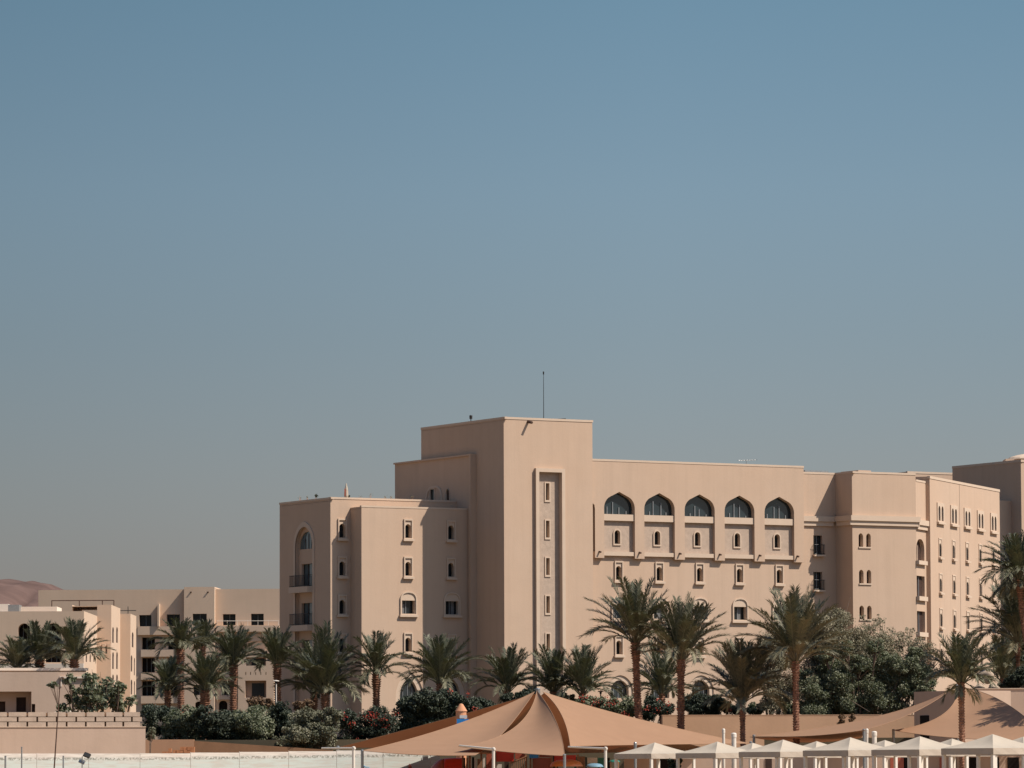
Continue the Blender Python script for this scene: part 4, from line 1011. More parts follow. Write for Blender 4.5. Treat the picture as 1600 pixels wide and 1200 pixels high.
shrub('tree', [(1280, 978, 30), (1308, 968, 26), (1265, 1008, 32), (1300, 1008, 34), (1338, 996, 30), (1280, 1045, 34), (1322, 1030, 32), (1262, 1075, 26), (1362, 1005, 26), (1350, 1025, 26), (1385, 1015, 24), (1250, 990, 24)], 382, TZ, 'leaf_dry', 'tall feathery dry-leaved tree before the shaded hotel recess', 'tree', 47, per=190, leaf=(.08, .19), trunk_r=.14, crown='crown', stem='trunk', spread=.5)
shrub('tree', [(1360, 988, 22), (1374, 972, 14), (1388, 1000, 26), (1420, 1006, 26), (1442, 1015, 24), (1402, 1022, 28), (1445, 1040, 26), (1421, 986, 11), (1350, 968, 9), (1462, 1022, 16), (1470, 1045, 18), (1430, 1030, 24)], 385, TZ, 'leaf_dry', 'airy light tree with twiggy top before the lit hotel block', 'tree', 48, per=20, sub=36, leaf=(.08, .20), trunk_r=.06, crown='crown', stem='trunk', spread=.30)
shrub('tree', [(1275, 1085, 32), (1310, 1072, 34), (1350, 1064, 34), (1390, 1056, 34), (1420, 1075, 32), (1370, 1090, 32), (1320, 1100, 30), (1270, 1105, 28), (1395, 1100, 26), (1440, 1058, 28), (1350, 1105, 26), (1412, 1040, 26), (1340, 1042, 26), (1375, 1040, 26), (1300, 1050, 24), (1445, 1082, 18), (1290, 1108, 22), (1322, 1012, 14), (1368, 1012, 15), (1290, 1025, 15), (1430, 1020, 14), (1255, 1060, 15)], 379, TZ, 'leaf_mid', 'broad dense green tree leaning over the tan garden wall', 'tree', 49, per=260, leaf=(.09, .21), trunk_r=.14, crown='crown', stem='trunk')
shrub('bush', [(1215, 1095, 20), (1240, 1108, 16), (1180, 1108, 14)], 387, TZ, 'leaf_mid', 'green bush between the shaggy palm and the large palm', 'bush', 50, per=90)
shrub('bush', [(1585, 1064, 16), (1600, 1055, 20), (1570, 1070, 10), (1610, 1075, 16)], 381, TZ, 'leaf_dark', 'dark shrub right of the boulders at the frame edge', 'bush', 51, per=90)
shrub('bush', [(1580, 1020, 20), (1600, 1000, 22), (1602, 1035, 22)], 398, TZ, 'leaf_dark', 'tall dark bush behind the thin-trunked palm', 'bush', 52, per=90)
for x, lab in ((1315, 'left'), (1332, 'right')):
    shrub('creeper', [(x, 1122, 7), (x + 1, 1129, 6), (x - 2, 1134, 4)], 373, 3.0, 'leaf_rust', lab + ' of the two brown creepers hanging over the tan wall', 'creeper', 53 + x, per=40, sub=10, leaf=(.1, .2), trunk_r=.02, depth_jit=.2, group='creepers on the tan wall')
shrub('tree', [(140, 1085, 22), (162, 1080, 22), (180, 1088, 20), (152, 1100, 22), (185, 1103, 18), (128, 1100, 18), (84, 1070, 9), (108, 1062, 12), (140, 1064, 15), (120, 1078, 13), (188, 1074, 13), (98, 1106, 12), (205, 1094, 11), (168, 1064, 10), (148, 1056, 8), (112, 1090, 14)], 343, 0, 'leaf_mid', 'sprawling leafy tree behind the breeze block wall', 'tree', 55, per=13, sub=26, leaf=(.16, .40), trunk_r=.09, crown='crown', stem='trunk', spread=.34)
shrub('bush', [(234, 1150, 7), (237, 1142, 6)], 362, 0, 'leaf_olive', 'sparse plant at the right end of the breeze block wall', 'bush', 56, per=30)
for i, (x, y, r, lab) in enumerate(((1540, 1057, 11, 'largest pale rounded boulder below the small grey palm'), (1531, 1074, 7, 'flat pale boulder left of the largest boulder'), (1552, 1074, 7, 'flat pale boulder right of the largest boulder'))):
    rs = np.random.RandomState(i); bm = bmesh.new(); bmesh.ops.create_icosphere(bm, subdivisions=3, radius=1)
    c = P(x, y, 380 - i * .3); s = r * 380 / FPX
    for v in bm.verts:
        n = v.co.copy(); k = 1 + .12 * sin(n.x * 4 + i) + .1 * cos(n.z * 5 + n.y * 3 + i); v.co = Vector((n.x * k * 1.25, n.y * k, n.z * k * (1.0 if i == 0 else .7))) * s + c
    me = bpy.data.meshes.new('boulder'); bm.to_mesh(me); me.polygons.foreach_set('use_smooth', [True] * len(me.polygons)); me.materials.append(M['rock'])
    o = bpy.data.objects.new('boulder', me); COL.objects.link(o); top(o); tag(o, lab, 'boulder', 'boulders on the bank'); bm.free()

# ------------------------------------------------------------------ shade sails
def bez(a, c, b, t): return a * (1 - t) ** 2 + c * 2 * t * (1 - t) + b * t * t
def sail(parent, apex, lo_l, lo_r, cl, cr, cb, name='sail', nu=18, nv=22, m='sail', sag=.0):
    """fabric panel from an apex to two low corners; cl, cr, cb are the points the three hems are drawn through"""
    A, Lp, Rp, CL, CR, CB = (P(*q) for q in (apex, lo_l, lo_r, cl, cr, cb))
    ctl = lambda a, mid, b_: mid * 2 - (a + b_) * .5
    CL, CR, CB = ctl(A, CL, Lp), ctl(A, CR, Rp), ctl(Lp, CB, Rp)
    vs = []; fs = []
    for j in range(nv + 1):
        t = j / nv
        for i in range(nu + 1):
            s_ = i / nu; a = bez(A, CL, Lp, t); b_ = bez(A, CR, Rp, t); q = a.lerp(b_, s_)
            q = q + (bez(Lp, CB, Rp, s_) - Lp.lerp(Rp, s_)) * t ** 1.5
            q.z -= sag * sin(pi * s_) * t * (1 - t) * 4 ; vs.append(q)
    for j in range(nv):
        for i in range(nu): k = j * (nu + 1) + i; fs.append((k, k + 1, k + nu + 2, k + nu + 1))
    b = MB(); b.add(vs, fs); o = b.build(name, M[m], parent, True)
    h = MB()
    for f_ in ([vs[j * (nu + 1)] for j in range(nv + 1)], [vs[j * (nu + 1) + nu] for j in range(nv + 1)], [vs[nv * (nu + 1) + i] for i in range(nu + 1)]): h.tube(f_, .018, 5)
    h.build('hem', M['sail_edge'], o)
    return o
def steel_post(parent, x, y0, d, r=.11, m='white', name='post', zb=0):
    q = P(x, y0, d); b = MB(); b.tube([(q.x, q.y, zb), q], r, 12); b.lathe([(r * 1.2, 0), (r * 1.1, .05), (.01, .09)], q, 12); return b.build(name, M[m], parent)
D0 = 348
t1 = thing('shade_sail_tent', (P(838, 1100, D0).x, D0, 0), 'big tan sail tent with central peak and dark slits over the playground', 'tent')
ap = (839, 1079, D0)
sail(t1, (835, 1081, D0 - .3), (566, 1173, 333), (742, 1180, 328), (708, 1133.5, 343), (788, 1143, 339), (655, 1179.5, 329), sag=.3)
sail(t1, (839, 1079, D0 - .6), (716, 1166.5, 331), (882, 1181, 326), (802, 1138, 339), (869, 1128, 337), (803, 1176, 328), sag=.25)
sail(t1, (848, 1081, D0), (891, 1166, 331), (1172, 1161.5, 352), (877, 1116, 340), (1004, 1125, 350), (1010, 1163.5, 341), sag=.2)
sail(t1, (840, 1083, D0 + 1), (800, 1178, 364), (528, 1168, 366), (822, 1136, 356), (690, 1125, 357), (640, 1170, 366))
sail(t1, (850, 1083, D0 + 1.2), (1110, 1171, 362), (740, 1178, 366), (985, 1135, 356), (790, 1138, 359), (930, 1176, 364))
steel_post(t1, 840.5, 1077, D0 + .2, .16, 'steel', 'mast')
for x, y, d in ((566, 1173, 333), (882, 1180, 326.2), (1173, 1160, 352.2), (528, 1167, 366.2), (1112, 1170, 362.2)): steel_post(t1, x, y, d, .1, 'steel')
t2 = thing('shade_sail_tent', (P(1490, 1100, 358).x, 358, 0), 'right tan sail tent behind the gazebos, shaded by palm fronds', 'tent')
sail(t2, (1497, 1073, 356), (1396, 1141, 350), (1640, 1158, 342), (1472, 1117, 352), (1570, 1098, 352), (1500, 1153.5, 345), sag=.3)
sail(t2, (1492, 1073, 358), (1178, 1150, 355), (1350, 1141, 343), (1372, 1119, 360), (1428, 1113, 349), (1262, 1150, 348))
sail(t2, (1352, 1141.5, 346), (1172, 1151.5, 366), (1345, 1153, 366), (1262, 1150, 355), (1348, 1148, 356), (1258, 1160, 367))
steel_post(t2, 1495, 1071.5, 357.4, .16, 'steel', 'mast')
for x, y, d in ((1396, 1141, 350.2), (1640, 1157, 342), (1178, 1149.5, 355.2), (1350, 1140.5, 343.2)): steel_post(t2, x, y, d, .1, 'steel')
for x, y, lab in ((1130.5, 1140, 'shorter-capped thin white post left of the thicker post by the big sail'), (1146.5, 1146.5, 'thicker white post beside the right tip of the big sail'), (1354.5, 1140, 'thin white post behind the third and fourth gazebos'), (1366, 1144, 'thick white post touching the thin one behind the gazebos'), (992.5, 1161, 'grey post behind the leftmost gazebo')):
    r = .17 if 'thick' in lab.split()[0] else .1
    d = 335; q = P(x, y, d); b = MB(); b.tube([(q.x, d, 0), q], r, 14); b.lathe([(r * 1.15, -.25), (r * 1.15, 0), (r * .8, .06), (.01, .08)], q, 14)
    tag(top(b.build('post', M['steel'] if 'grey' in lab else M['white'])), lab, 'post', 'posts around the shade sails')

# arm posts in front of the sail: a white post carrying a long tilted arm
for x, y, xa, ya, lab in ((552.5, 1168, 503, 1169, 'white arm post left of the big sail over the fence'), (771, 1169.5, 718, 1165, 'white arm post in front of the big sail centre'), (946, 1168.5, 888, 1167, 'white arm post beside the leftmost gazebo')):
    d = 318; q = P(x, y, d); t = thing('arm_post', (q.x, d, 0), lab, 'post', 'white arm posts along the beach')
    b = MB(); b.tube([(q.x, d, 0), q], .10, 12); b.lathe([(.12, 0), (.1, .06), (.01, .08)], q, 12); b.build('post', M['white'], t)
    e = P(xa, ya, d + 2.5); b = MB(); b.tube([q + Vector((.1, -.1, -.05)), e], [.075, .06], 10); b.build('arm', M['white'], t)

# ------------------------------------------------------------------ gazebos
gz = [(1023, 1160), (1121, 1158.7), (1223.5, 1155.6), (1328.5, 1152), (1437.5, 1150.4), (1551, 1147)]
gz2 = [(1176, 1160.5), (1276, 1158), (1382.5, 1156.3), (1487.5, 1154), (1599, 1151)]
GT, GE, GV, GW = 3.4, 2.64, 2.30, 1.95
def make_gazebo():
    g = thing('gazebo', (0, 0, 0), 'x', 'gazebo', 'cream canvas gazebos on the beach')
    vs = []; n = 8; b = MB(); cs = [(-GW, -GW), (GW, -GW), (GW, GW), (-GW, GW)]
    for k in range(4):
        a, c = Vector((*cs[k], GE)), Vector((*cs[(k + 1) % 4], GE)); A = Vector((0, 0, GT)); vs = []; fs = []
        for j in range(n + 1):
            t = j / n
            for i in range(n + 1):
                s_ = i / n; q = A.lerp(a.lerp(c, s_), t); q.z -= .13 * sin(pi * t) ** 1.2 * (.4 + .6 * sin(pi * s_)); vs.append(q)
        for j in range(n):
            for i in range(n): q = j * (n + 1) + i; fs.append((q, q + 1, q + n + 2, q + n + 1))
        b.add(vs, fs)
    b.build('canopy', M['canvas'], g)
    b = MB()
    for k in range(4):
        a, c = Vector((*cs[k], 0)), Vector((*cs[(k + 1) % 4], 0)); nn = (c - a).normalized(); o_ = Vector((nn.y, -nn.x, 0)) * .02
        for i in range(6):
            p0, p1 = a.lerp(c, i / 6) + o_, a.lerp(c, (i + 1) / 6) + o_; w0 = .03 * (i % 2); w1 = .03 * ((i + 1) % 2); oo = o_ * 1.5
            b.quad((p0.x, p0.y, GE - .002), (p1.x, p1.y, GE - .002), (p1.x + oo.x * w1 * 30, p1.y + oo.y * w1 * 30, GV), (p0.x + oo.x * w0 * 30, p0.y + oo.y * w0 * 30, GV))
    b.build('valance', M['valance'], g)
    b = MB()
    for k in range(4):
        a, c = cs[k], cs[(k + 1) % 4]; q = .93
        b.tube([(a[0] * q, a[1] * q, GV + .12), (c[0] * q, c[1] * q, GV + .12)], .05, 6)
    b.build('frame', M['white'], g)
    for k in range(4):
        a = cs[k]; b = MB(); q = .95; b.box(a[0] * q - .085, a[0] * q + .085, a[1] * q - .085, a[1] * q + .085, 0, GE - .08); b.build('leg', M['white'], g)
    return g
g0 = make_gazebo(); NM = ['first', 'second', 'third', 'fourth', 'fifth', 'sixth']
lab1 = ['leftmost gazebo of the front row, beside the white arm post', 'second front gazebo from the left, before the big sail tip', 'third front gazebo from the left, below the large palm', 'fourth front gazebo from the left, before the two white posts', 'fifth front gazebo from the left, below the right sail edge', 'rightmost and largest cream gazebo of the front row']
lab2 = ['leftmost gazebo of the back row, peeking behind the second front one', 'back row gazebo tip between the third and fourth front gazebos', 'back row gazebo tip right of the two white posts', 'back row gazebo tip below the dark palm trunk', 'back row gazebo cut by the right edge of the photo']
first = True
for lst, labs in ((gz, lab1), (gz2, lab2)):
    for i, (x, y) in enumerate(lst):
        lo_, hi_ = 200, 420
        for _ in range(40):
            mid = (lo_ + hi_) / 2
            if P(x, y, mid).z < GT: lo_ = mid
            else: hi_ = mid
        g = g0 if first else copy_tree(g0); first = False
        q = P(x, y, lo_); g.location = (q.x, lo_, 0); g.rotation_euler.z = radians(38.9 + RND.uniform(-1.2, 1.2)); g['label'] = labs[i]

# ------------------------------------------------------------------ playground under the big sail
DP = 341
pg = thing('playground', (P(800, 1190, DP).x, DP, 0), 'timber play frame with red panels and picket rails under the big sail', 'playground')
def pbox(x0, x1, y0, y1, d, dd, m, name, parent):
    a, c = P(x0, y0, d), P(x1, y1, d); b = MB(); b.box(a.x, c.x, d, d + dd, c.z, a.z); return b.build(name, M[m], parent)
for x in (723, 734, 752, 774, 822, 829, 862, 903): 
    a = P(x, 1180, DP); b = MB(); b.box(a.x - .07, a.x + .07, DP, DP + .14, 0, a.z + (.25 if x < 780 else .05)); b.build('post', M['timber'], pg)
pbox(775, 803, 1173, 1190, DP + .3, .08, 'red', 'panel', pg); pbox(805, 820, 1176, 1186, DP + 1.5, .08, 'redbrown', 'panel', pg); pbox(832, 862, 1184, 1204, DP + .5, .1, 'redbrown', 'panel', pg); pbox(760, 772, 1178, 1204, DP + 2, .08, 'redbrown', 'panel', pg)
pbox(866, 900, 1180, 1190, DP + 2, .1, 'red', 'panel', pg); pbox(905, 914, 1182, 1204, DP + 2, .1, 'timber', 'panel', pg); pbox(918, 933, 1184, 1192, DP + 2.4, .1, 'white', 'panel', pg)
shrub('potted_plant', [(1048, 1190, 5), (1055, 1196, 7), (1062, 1189, 5), (1050, 1203, 7)], 318, 0, 'leaf_dark', 'tall dark plant between the posts of the first two gazebos', 'plant', 91, per=40, leaf=(.12, .3), trunk_r=.03, depth_jit=.3)
pbox(827, 841, 1178.5, 1184.5, DP - .3, .8, 'blue', 'awning', pg)
b = MB()
for k in range(9):
    x = 797 + k * 3.0; a = P(x, 1190 - k * .9, DP - .6); b.box(a.x - .035, a.x + .035, DP - .62, DP - .56, 0, a.z)
b.tube([P(796, 1193, DP - .6), P(823, 1182, DP - .6)], .05, 6); b.build('picket_rail', M['timber'], pg)
ts = thing('tube_slide', (P(697, 1190, DP - 2).x, DP - 2, 0), 'curved terracotta tube slide mouth below the sail edge', 'slide')
def capsule(x0, x1, r0, r1, mt, name):
    a_, c_ = P(x0, 1210, DP - 2), P(x1, 1210, DP - 2); b = MB(); n_ = 10
    b.tube([(a_.x + (c_.x - a_.x) * k / n_, DP - 2, 1.36) for k in range(n_ + 1)], [r0 + (r1 - r0) * sin(pi / 2 * k / n_) ** .75 for k in range(n_ + 1)], 22); b.build(name, M[mt], ts, True)
capsule(670.5, 694, .12, 1.04, 'redbrown', 'tube'); capsule(694.2, 722, 1.05, 1.10, 'red', 'tunnel')
for x0, x1, y0, y1, mt in ((723.5, 727, 1184, 1205, 'dark'), (728.5, 731.5, 1184, 1205, 'timber'), (734.5, 736.5, 1184, 1205, 'white'), (737.5, 741, 1183, 1205, 'dark'), (741.5, 744, 1185, 1205, 'white'), (746, 750, 1186, 1205, 'timber'), (754.5, 758, 1184, 1205, 'white'), (759, 762, 1183, 1205, 'brown_dark'),
                           (776, 784, 1194, 1206, 'white'), (788, 795, 1190, 1205, 'brown_dark'), (798, 803, 1177, 1184, 'timber'), (864, 872, 1180, 1206, 'brown_dark'), (897, 903, 1183, 1206, 'green'), (908, 914, 1183, 1206, 'timber'), (914.5, 917, 1183, 1206, 'dark'), (934, 944, 1184, 1206, 'green'), (948, 953, 1184, 1206, 'dark'), (843, 860, 1178, 1183, 'redbrown')):
    pbox(x0, x1, y0, y1, DP + 3.2, .08, mt, 'panel', pg)
for x, y, r, m_, lab in ((885, 1186.5, 26, 'orange', 'wide orange dome canopy of the play area'), (929, 1192.5, 14, 'lightblue', 'pale blue dome canopy right of the orange one'), (960, 1187, 9, 'green', 'small dark green dome next to the leftmost gazebo')):
    q = P(x, y, DP - 5); rr = r * (DP - 5) / FPX; t = thing('play_dome', (q.x, q.y, 0), lab, 'canopy', 'dome canopies of the playground')
    b = MB(); b.lathe([(rr, -rr * .42), (rr * .98, -rr * .34), (rr * .86, -rr * .18), (rr * .6, -rr * .06), (rr * .3, -.01), (.02, 0)], q, 24); b.build('dome', M[m_], t, True)
    for k in range(4):
        an = pi / 4 + k * pi / 2; b = MB(); b.tube([(q.x + rr * .9 * cos(an), q.y + rr * .9 * sin(an), 0), (q.x + rr * .9 * cos(an), q.y + rr * .9 * sin(an), q.z - rr * .3)], .05, 8); b.build('leg', M['timber'], t)
q = P(720.5, 1099.5, 352); tt = thing('play_turret', (q.x, q.y, 0), 'terracotta turret with conical roof and blue panel poking above the sail', 'turret')
s = 352 / FPX
b = MB(); b.lathe([(9.4 * s, -12 * s), (9.2 * s, -11 * s), (3.0 * s, -.8 * s), (1.2 * s, 0)], q, 20); b.build('roof', M['turret'], tt)
b = MB(); b.lathe([(8.2 * s, -q.z), (8.2 * s, -11.5 * s)], q, 20); b.build('drum', M['turret'], tt)
b = MB(); b.box(q.x - .1, q.x + .44, q.y - .5, q.y - .36, q.z - 23 * s, q.z - 18 * s); b.build('opening', M['plaster_white'], tt)
b = MB(); b.box(q.x - .3, q.x + .55, q.y - 1.2, q.y - .6, q.z - 34 * s, q.z - 24 * s); b.build('side_panel', M['blue'], tt)

# ------------------------------------------------------------------ white beach fence with its printed wave band
def fence_material():
    m = mat('printed_panel', (.56, .50, .435), .7, .2); t = m.node_tree; L = t.links.new; b = t.nodes['Principled BSDF']
    g = t.nodes.new('ShaderNodeNewGeometry'); tg = t.nodes.new('ShaderNodeTexCoord'); sp = t.nodes.new('ShaderNodeSeparateXYZ'); L(tg.outputs['Generated'], sp.inputs[0])
    def ns(sc, det, r=.6):
        mp = t.nodes.new('ShaderNodeMapping'); mp.inputs['Scale'].default_value = sc; L(g.outputs['Position'], mp.inputs[0]); n = t.nodes.new('ShaderNodeTexNoise'); n.inputs['Scale'].default_value = 1; n.inputs['Detail'].default_value = det; n.inputs['Roughness'].default_value = r; L(mp.outputs[0], n.inputs[0]); return n.outputs[0]
    def mr(v, a, c, d, e):
        x = t.nodes.new('ShaderNodeMapRange'); L(v, x.inputs[0])
        for i, q in enumerate((a, c, d, e)): x.inputs[i + 1].default_value = q
        return x.outputs[0]
    def math_(op, a, c):
        x = t.nodes.new('ShaderNodeMath'); x.operation = op
        for i, q in enumerate((a, c)):
            if hasattr(q, 'links'): L(q, x.inputs[i])
            else: x.inputs[i].default_value = q
        return x.outputs[0]
    def mix(f, a, c):
        x = t.nodes.new('ShaderNodeMix'); x.data_type = 'RGBA'; L(f, x.inputs[0])
        for s_, q in ((x.inputs[6], a), (x.inputs[7], c)):
            if hasattr(q, 'links'): L(q, s_)
            else: s_.default_value = (*q, 1)
        return x.outputs[2]
    z = math_('MULTIPLY', sp.outputs[2], FZ)               # height on the panel in metres
    c = mix(mr(z, FZ - .55, FZ - .15, 1, 0), (.54, .475, .41), (.41, .43, .385))          # sea-green lower half of the print
    c = mix(math_('MULTIPLY', mr(ns((.5, .5, 9), 4), .46, .60, 0, .6), 1.0), c, (.38, .33, .28))   # long soft streaks
    band = math_('MULTIPLY', mr(z, FZ - .50, FZ - .40, 0, 1), mr(z, FZ - .30, FZ - .24, 1, 0))
    c = mix(math_('MULTIPLY', band, mr(ns((4.2, 4.2, 7), 5, .75), .47, .52, 0, .8)), c, (.13, .125, .10))  # scribbled surf line
    c = mix(mr(ns((.25, .25, 3), 3), .55, .7, 0, .35), c, (.50, .39, .34))
    L(c, b.inputs['Base Color']); return m
DF = 300
FD = lambda x: 300 + 45 * (x + 100) / 790
FZ = P(330, 1175.5, FD(330)).z
fm = fence_material()
fe = thing('beach_fence', (P(300, 1190, FD(300)).x, FD(300), 0), 'long white panel fence printed with a grey surf line along the beach', 'fence')
seams = [-100, -22, 57.5, 138.5, 218.8, 297.8, 374, 451, 526, 598.5, 673, 688]
for i, (a, c) in enumerate(zip(seams[:-1], seams[1:])):
    yt = 1177.3 - max(0, (a - 200)) * .0145
    A, C = P(a + .35, yt, FD(a)), P(c - .35, yt, FD(c)); b = MB(); b.prism([(A.x, A.y), (C.x, C.y), (C.x, C.y + .05), (A.x, A.y + .05)], .0, A.z); b.build('panel', fm, fe)
    p_ = P(a, yt - .3, FD(a) + .03); b = MB(); b.box(p_.x - .018, p_.x + .018, p_.y - .02, p_.y + .12, 0, p_.z + .012); b.build('fence_post', M['white'], fe)
b = MB()                                                  # two small marks printed on the fence
q = P(568, 1197.5, FD(568) - .1)
for k in range(7): b.lathe([(.02, -.02), (.16 - .014 * abs(k - 3), .0), (.02, .08)], (q.x + (k - 3) * .12, q.y, q.z - .06 * abs(k - 3) ** .5), 8)
b.build('blue_mark', M['lightblue'], fe)
q = P(640, 1196, FD(640) - .1); b = MB(); b.prism([(q.x - .16, q.y - .01), (q.x + .16, q.y - .01), (q.x + .16, q.y + .03), (q.x - .16, q.y + .03)], q.z - .2, q.z - .08); b.lathe([(.15, -.08), (.1, .03), (.02, .12)], q, 8); b.build('red_mark', M['redbrown'], fe)
pbox(660, 669, 1181.5, 1187.5, FD(660) - .16, .05, 'steel', 'notice_board', fe)
for x, y, r, lab in ((8.5, 1182, .055, 'leftmost short grey steel post in front of the fence'), (34, 1168, .042, 'tallest thin grey steel post at the left of the fence'), (99, 1182, .045, 'short grey steel post right of the leaning lamp pole')):
    q = P(x, y, 283); b = MB(); b.tube([(q.x, 283, 0), q], r, 10); b.lathe([(r * 1.25, 0), (r * 1.25, .03), (.005, .05)], q, 10); tag(top(b.build('post', M['steel'])), lab, 'post', 'steel posts before the fence')
lp = thing('lamp_pole', (P(84.5, 1200, 300).x, 300, 0), 'thin rusty leaning pole rising in front of the breeze block wall', 'pole')
a, c = P(94.2, 1062, 300), P(84.3, 1206, 300); dirv = (c - a).normalized(); base = c + dirv * (c.z / -dirv.z) if dirv.z < 0 else c
b = MB(); b.tube([base, a], [.05, .03], 10); b.build('pole', M['rust'], lp)
b = MB(); b.tube([a, a + Vector((0, 0, .12)), a + Vector((.12, 0, .16))], .03, 8); b.lathe([(.02, 0), (.08, -.04), (.08, -.1), (.01, -.12)], (a.x + .14, a.y, a.z + .18), 10); b.build('lamp_head', M['rust'], lp)
fl = thing('floodlight', (P(134, 1190, 286).x, 286, 0), 'black tilted floodlight fixed above the printed fence', 'lamp')
q = P(136, 1180, 286)
b = MB(); R_ = Matrix.Rotation(radians(-35), 3, 'X') @ Matrix.Rotation(radians(-18), 3, 'Y')
hx = [Vector((x, y, z)) for z in (-.07, .07) for (x, y) in ((-.2, -.13), (.2, -.13), (.2, .13), (-.2, .13))]; b.hexa([q + Matrix.Rotation(radians(55), 3, 'X') @ (Matrix.Rotation(radians(-25), 3, 'Z') @ v) for v in hx]); b.build('lamp_head', M['iron'], fl)
b = MB(); b.tube([(q.x - .22, 286.1, q.z + .02), (q.x - .3, 286.1, q.z - .1), (q.x - .3, 286.1, 0)], .03, 8); b.build('bracket', M['steel'], fl)
b = MB(); q3 = P(128, 1190, 286.3); b.hexa([q3 + Matrix.Rotation(radians(70), 3, 'X') @ (Matrix.Rotation(radians(-25), 3, 'Z') @ (v * .9)) for v in hx]); b.build('shadow_plate', M['steel'], fl)  # plate put in for the lamp's shadow and reflection on the fence

# ------------------------------------------------------------------ lamps and roof furniture
for x, y, yb, d, lab, m_ in ((431.5, 1063, 1112, 384, 'white mushroom lamp post before the hotel corner', 'white'), (938.5, 1079.5, 1092, 392, 'dark garden lamp above the red bougainvillea', 'rust')):
    q = P(x, y, d); t = thing('garden_lamp', (q.x, d, TZ), lab, 'lamp', 'garden lamps'); s = d / FPX
    b = MB(); b.tube([(q.x, d, TZ), (q.x, d, q.z - .2)], .05, 8); b.build('post', M[m_], t)
    b = MB(); b.lathe([(4.8 * s, -1.6 * s), (4.9 * s, -.9 * s), (3.4 * s, -.2 * s), (.6 * s, .3 * s), (.1 * s, 1.8 * s if m_ == 'rust' else .4 * s)], q, 16); b.build('shade', M[m_], t)
    b = MB(); b.lathe([(1.5 * s, -5 * s), (2.0 * s, -1.6 * s)], q, 10); b.build('lantern', M['iron'], t)
def rp(x, y, v, u=None):                                  # a point on the roof: the plane v of the hotel
    return Fv(v)
q = F0.shifted(-2.0); u_, _ = q.px(849.5, 652); b = MB(); zt = q.px(849.5, 581)[1]; s0 = q.pt(u_, ZT - .3)
t = thing('antenna_mast', s0, 'very thin tall antenna mast on the hotel tower roof', 'antenna')
b.tube([s0, Vector((s0.x, s0.y, zt - 1.2)), Vector((s0.x, s0.y, zt))], [.035, .025, .018], 6); b.build('mast', M['iron'], t)
b = MB(); b.lathe([(.06, -.25), (.07, 0), (.02, .05)], (s0.x, s0.y, zt), 8); b.build('tip', M['iron'], t)
ul_, zl2 = FL.px(727, 651); s0 = FL.pt(ul_, ZT - .3, -.6); b = MB(); b.tube([s0, Vector((s0.x, s0.y, zl2))], .04, 6); b.lathe([(.13, -.2), (.15, .1), (.1, .16)], (s0.x, s0.y, zl2), 10)
tag(top(b.build('beacon_lamp', M['iron'])), 'small black beacon on the left edge of the tower roof', 'lamp')
a, c = q.px(858, 653.4), q.px(884, 653.4); zz = max(a[1], ZT + .05)
b = MB(); p0, p1 = q.pt(a[0], ZT - .3), q.pt(c[0], ZT - .3)
b.hexa([p0, p1, p1 + D2 * 1.5, p0 + D2 * 1.5] + [p0 + Vector((0, 0, .45)), p1 + Vector((0, 0, .6)), p1 + D2 * 1.5 + Vector((0, 0, .62)), p0 + D2 * 1.5 + Vector((0, 0, .47))]); tag(top(b.build('solar_panel', M['iron'])), 'flat dark solar panel lying on the tower roof', 'solar panel')
FZ2 = Fv(v_up + 3); pz = zW - .3
u_, z_ = FZ2.px(1166, 719); s0 = FZ2.pt(u_, pz); b = MB(); b.tube([s0, Vector((s0.x, s0.y, z_))], .025, 5); t = thing('roof_aerial', s0, 'flat television aerial on the wing roof', 'antenna'); b.build('mast', M['steel'], t)
b = MB(); b.tube([FZ2.pt(FZ2.px(1154, 720)[0], z_ - .05), FZ2.pt(FZ2.px(1181, 718.3)[0], z_ + .05)], .025, 5)
for k in range(7): e = FZ2.pt(FZ2.px(1156 + k * 4, 720)[0], z_ - .03 + .013 * k); b.tube([e - D2 * .4, e + D2 * .4], .015, 4)
b.build('aerial', M['steel'], t)
FZ3 = Fv(v_low + 1.5); a = FZ3.px(1258, 736)[0]; c = FZ3.px(1294, 736)[0]; p0, p1 = FZ3.pt(a, zStrip - .3), FZ3.pt(c, zStrip - .3); b = MB()
b.hexa([p0, p1, p1 + D2, p0 + D2] + [e + Vector((0, 0, .62)) for e in (p0, p1, p1 + D2, p0 + D2)]); tag(top(b.build('roof_duct', M['steel'])), 'low grey duct along the roof right of the arched wing', 'duct')
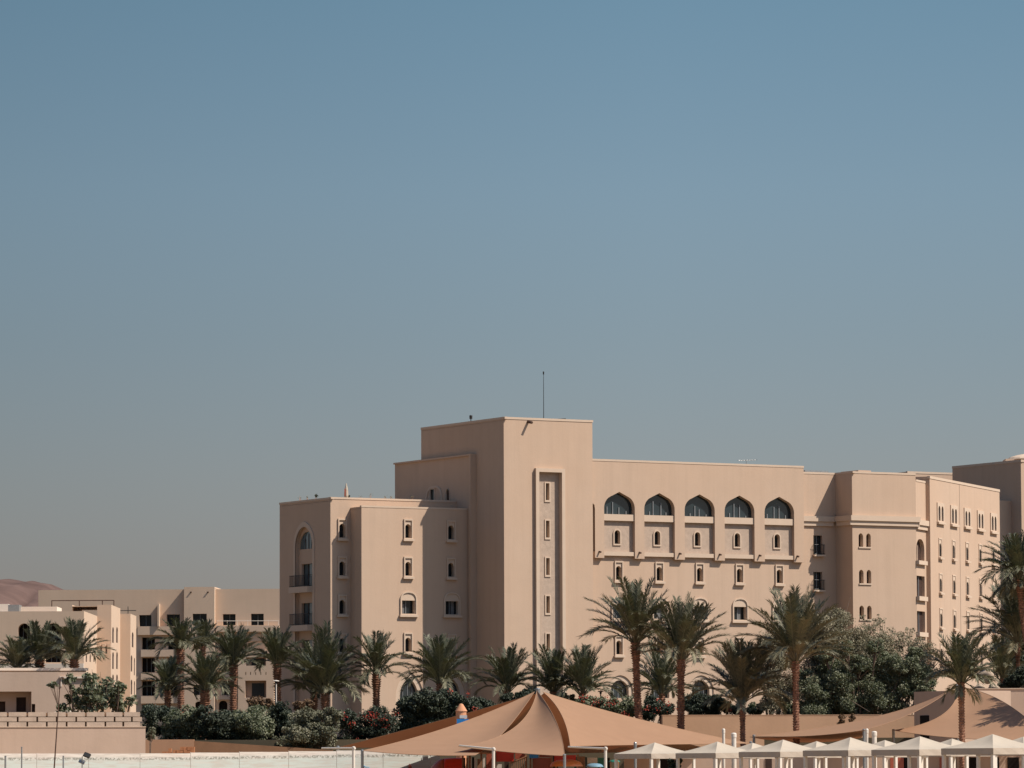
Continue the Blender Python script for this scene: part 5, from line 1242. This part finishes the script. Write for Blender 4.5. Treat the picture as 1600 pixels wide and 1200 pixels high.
# roof terrace of the left block: closed parasol, pots and dry plants
FT = Fv(v_blk + 1.2); zroof = zK - .25
u_, zt = FT.px(541, 754.5); s0 = FT.pt(u_, zroof); t = thing('closed_parasol', s0, 'closed cream parasol with red stripes on the left block roof', 'parasol')
b = MB(); b.tube([s0, Vector((s0.x, s0.y, zt - .1))], .03, 6); b.build('pole', M['white'], t)
b = MB(); b.lathe([(.14, zt - 1.45 - zroof), (.2, zt - 1.2 - zroof), (.16, zt - .6 - zroof), (.05, zt - .12 - zroof), (.01, zt - zroof)], s0, 12); b.build('cover', M['canvas'], t)
b = MB(); b.box(s0.x - .16, s0.x - .04, s0.y - .22, s0.y - .12, zt - 1.2, zt - .55); b.build('strap', M['redbrown'], t)
for i, (x, y, r, m_, lab) in enumerate(((494, 775, 2.2, 'leaf_dark', 'round dark potted shrub at the corner of the left block roof'), (545, 775.5, 1.8, 'leaf_dark', 'small dark shrub at the foot of the closed parasol'), (469, 777.5, 2.0, 'leaf_rust', 'thin twiggy plant at the far left roof edge'), (480, 777, 1.6, 'leaf_rust', 'second thin twiggy plant left of the round shrub'),
                                        (563, 776, 2.2, 'leaf_rust', 'twiggy plant right of the closed parasol'), (579, 774.5, 2.6, 'leaf_rust', 'taller twiggy plant in the middle of the roof edge'), (602, 777, 2.0, 'leaf_rust', 'twiggy plant close to the tower slab'), (611, 777, 1.8, 'leaf_rust', 'last twiggy plant against the tower slab'), (644, 776, 2.0, 'leaf_rust', 'dry plant in front of the shaded tower slab'))):
    F = FKL.shifted(-1.0) if x < 512 else FT
    u_, z_ = F.px(x, y); q = F.pt(u_, z_); rs = np.random.RandomState(300 + i); t = thing('roof_plant', (q.x, q.y, zroof), lab, 'plant', 'plants on the left block roof')
    tw = m_ == 'leaf_rust'; s = 470 / FPX * r; n = 26 if tw else 160
    pts = np.array(q) + rs.normal(size=(n, 3)) * s * np.array([.7, .7, .7]) * (.9 if tw else .6); leaf_mesh('foliage', M[m_ if not tw else 'leaf_olive'], t, pts, .05, .13 if tw else .2, rs)
    b = MB()
    for k in range(6): b.tube([Vector((q.x, q.y, zroof)), Vector(pts[k * 4])], [.009, .004], 4)
    b.lathe([(.12, 0), (.15, .2), (.15, .21)], (q.x, q.y, zroof), 10); b.build('pot', M['turret'], t)
q = P(107, 1107, 350); b = MB(); cs = [(-1.6, -1.6), (1.6, -1.6), (1.6, 1.6), (-1.6, 1.6)]
t = thing('canopy_tent', (q.x, q.y, 0), 'small cream canopy tip just above the breeze block wall', 'canopy')
b.add([(q.x + c[0], q.y + c[1], q.z - .45) for c in cs] + [(q.x, q.y, q.z)], [(0, 1, 4), (1, 2, 4), (2, 3, 4), (3, 0, 4)]); b.build('canopy', M['canvas'], t)
for c in cs: b = MB(); b.tube([(q.x + c[0] * .95, q.y + c[1] * .95, 0), (q.x + c[0] * .95, q.y + c[1] * .95, q.z - .43)], .04, 6); b.build('leg', M['white'], t)
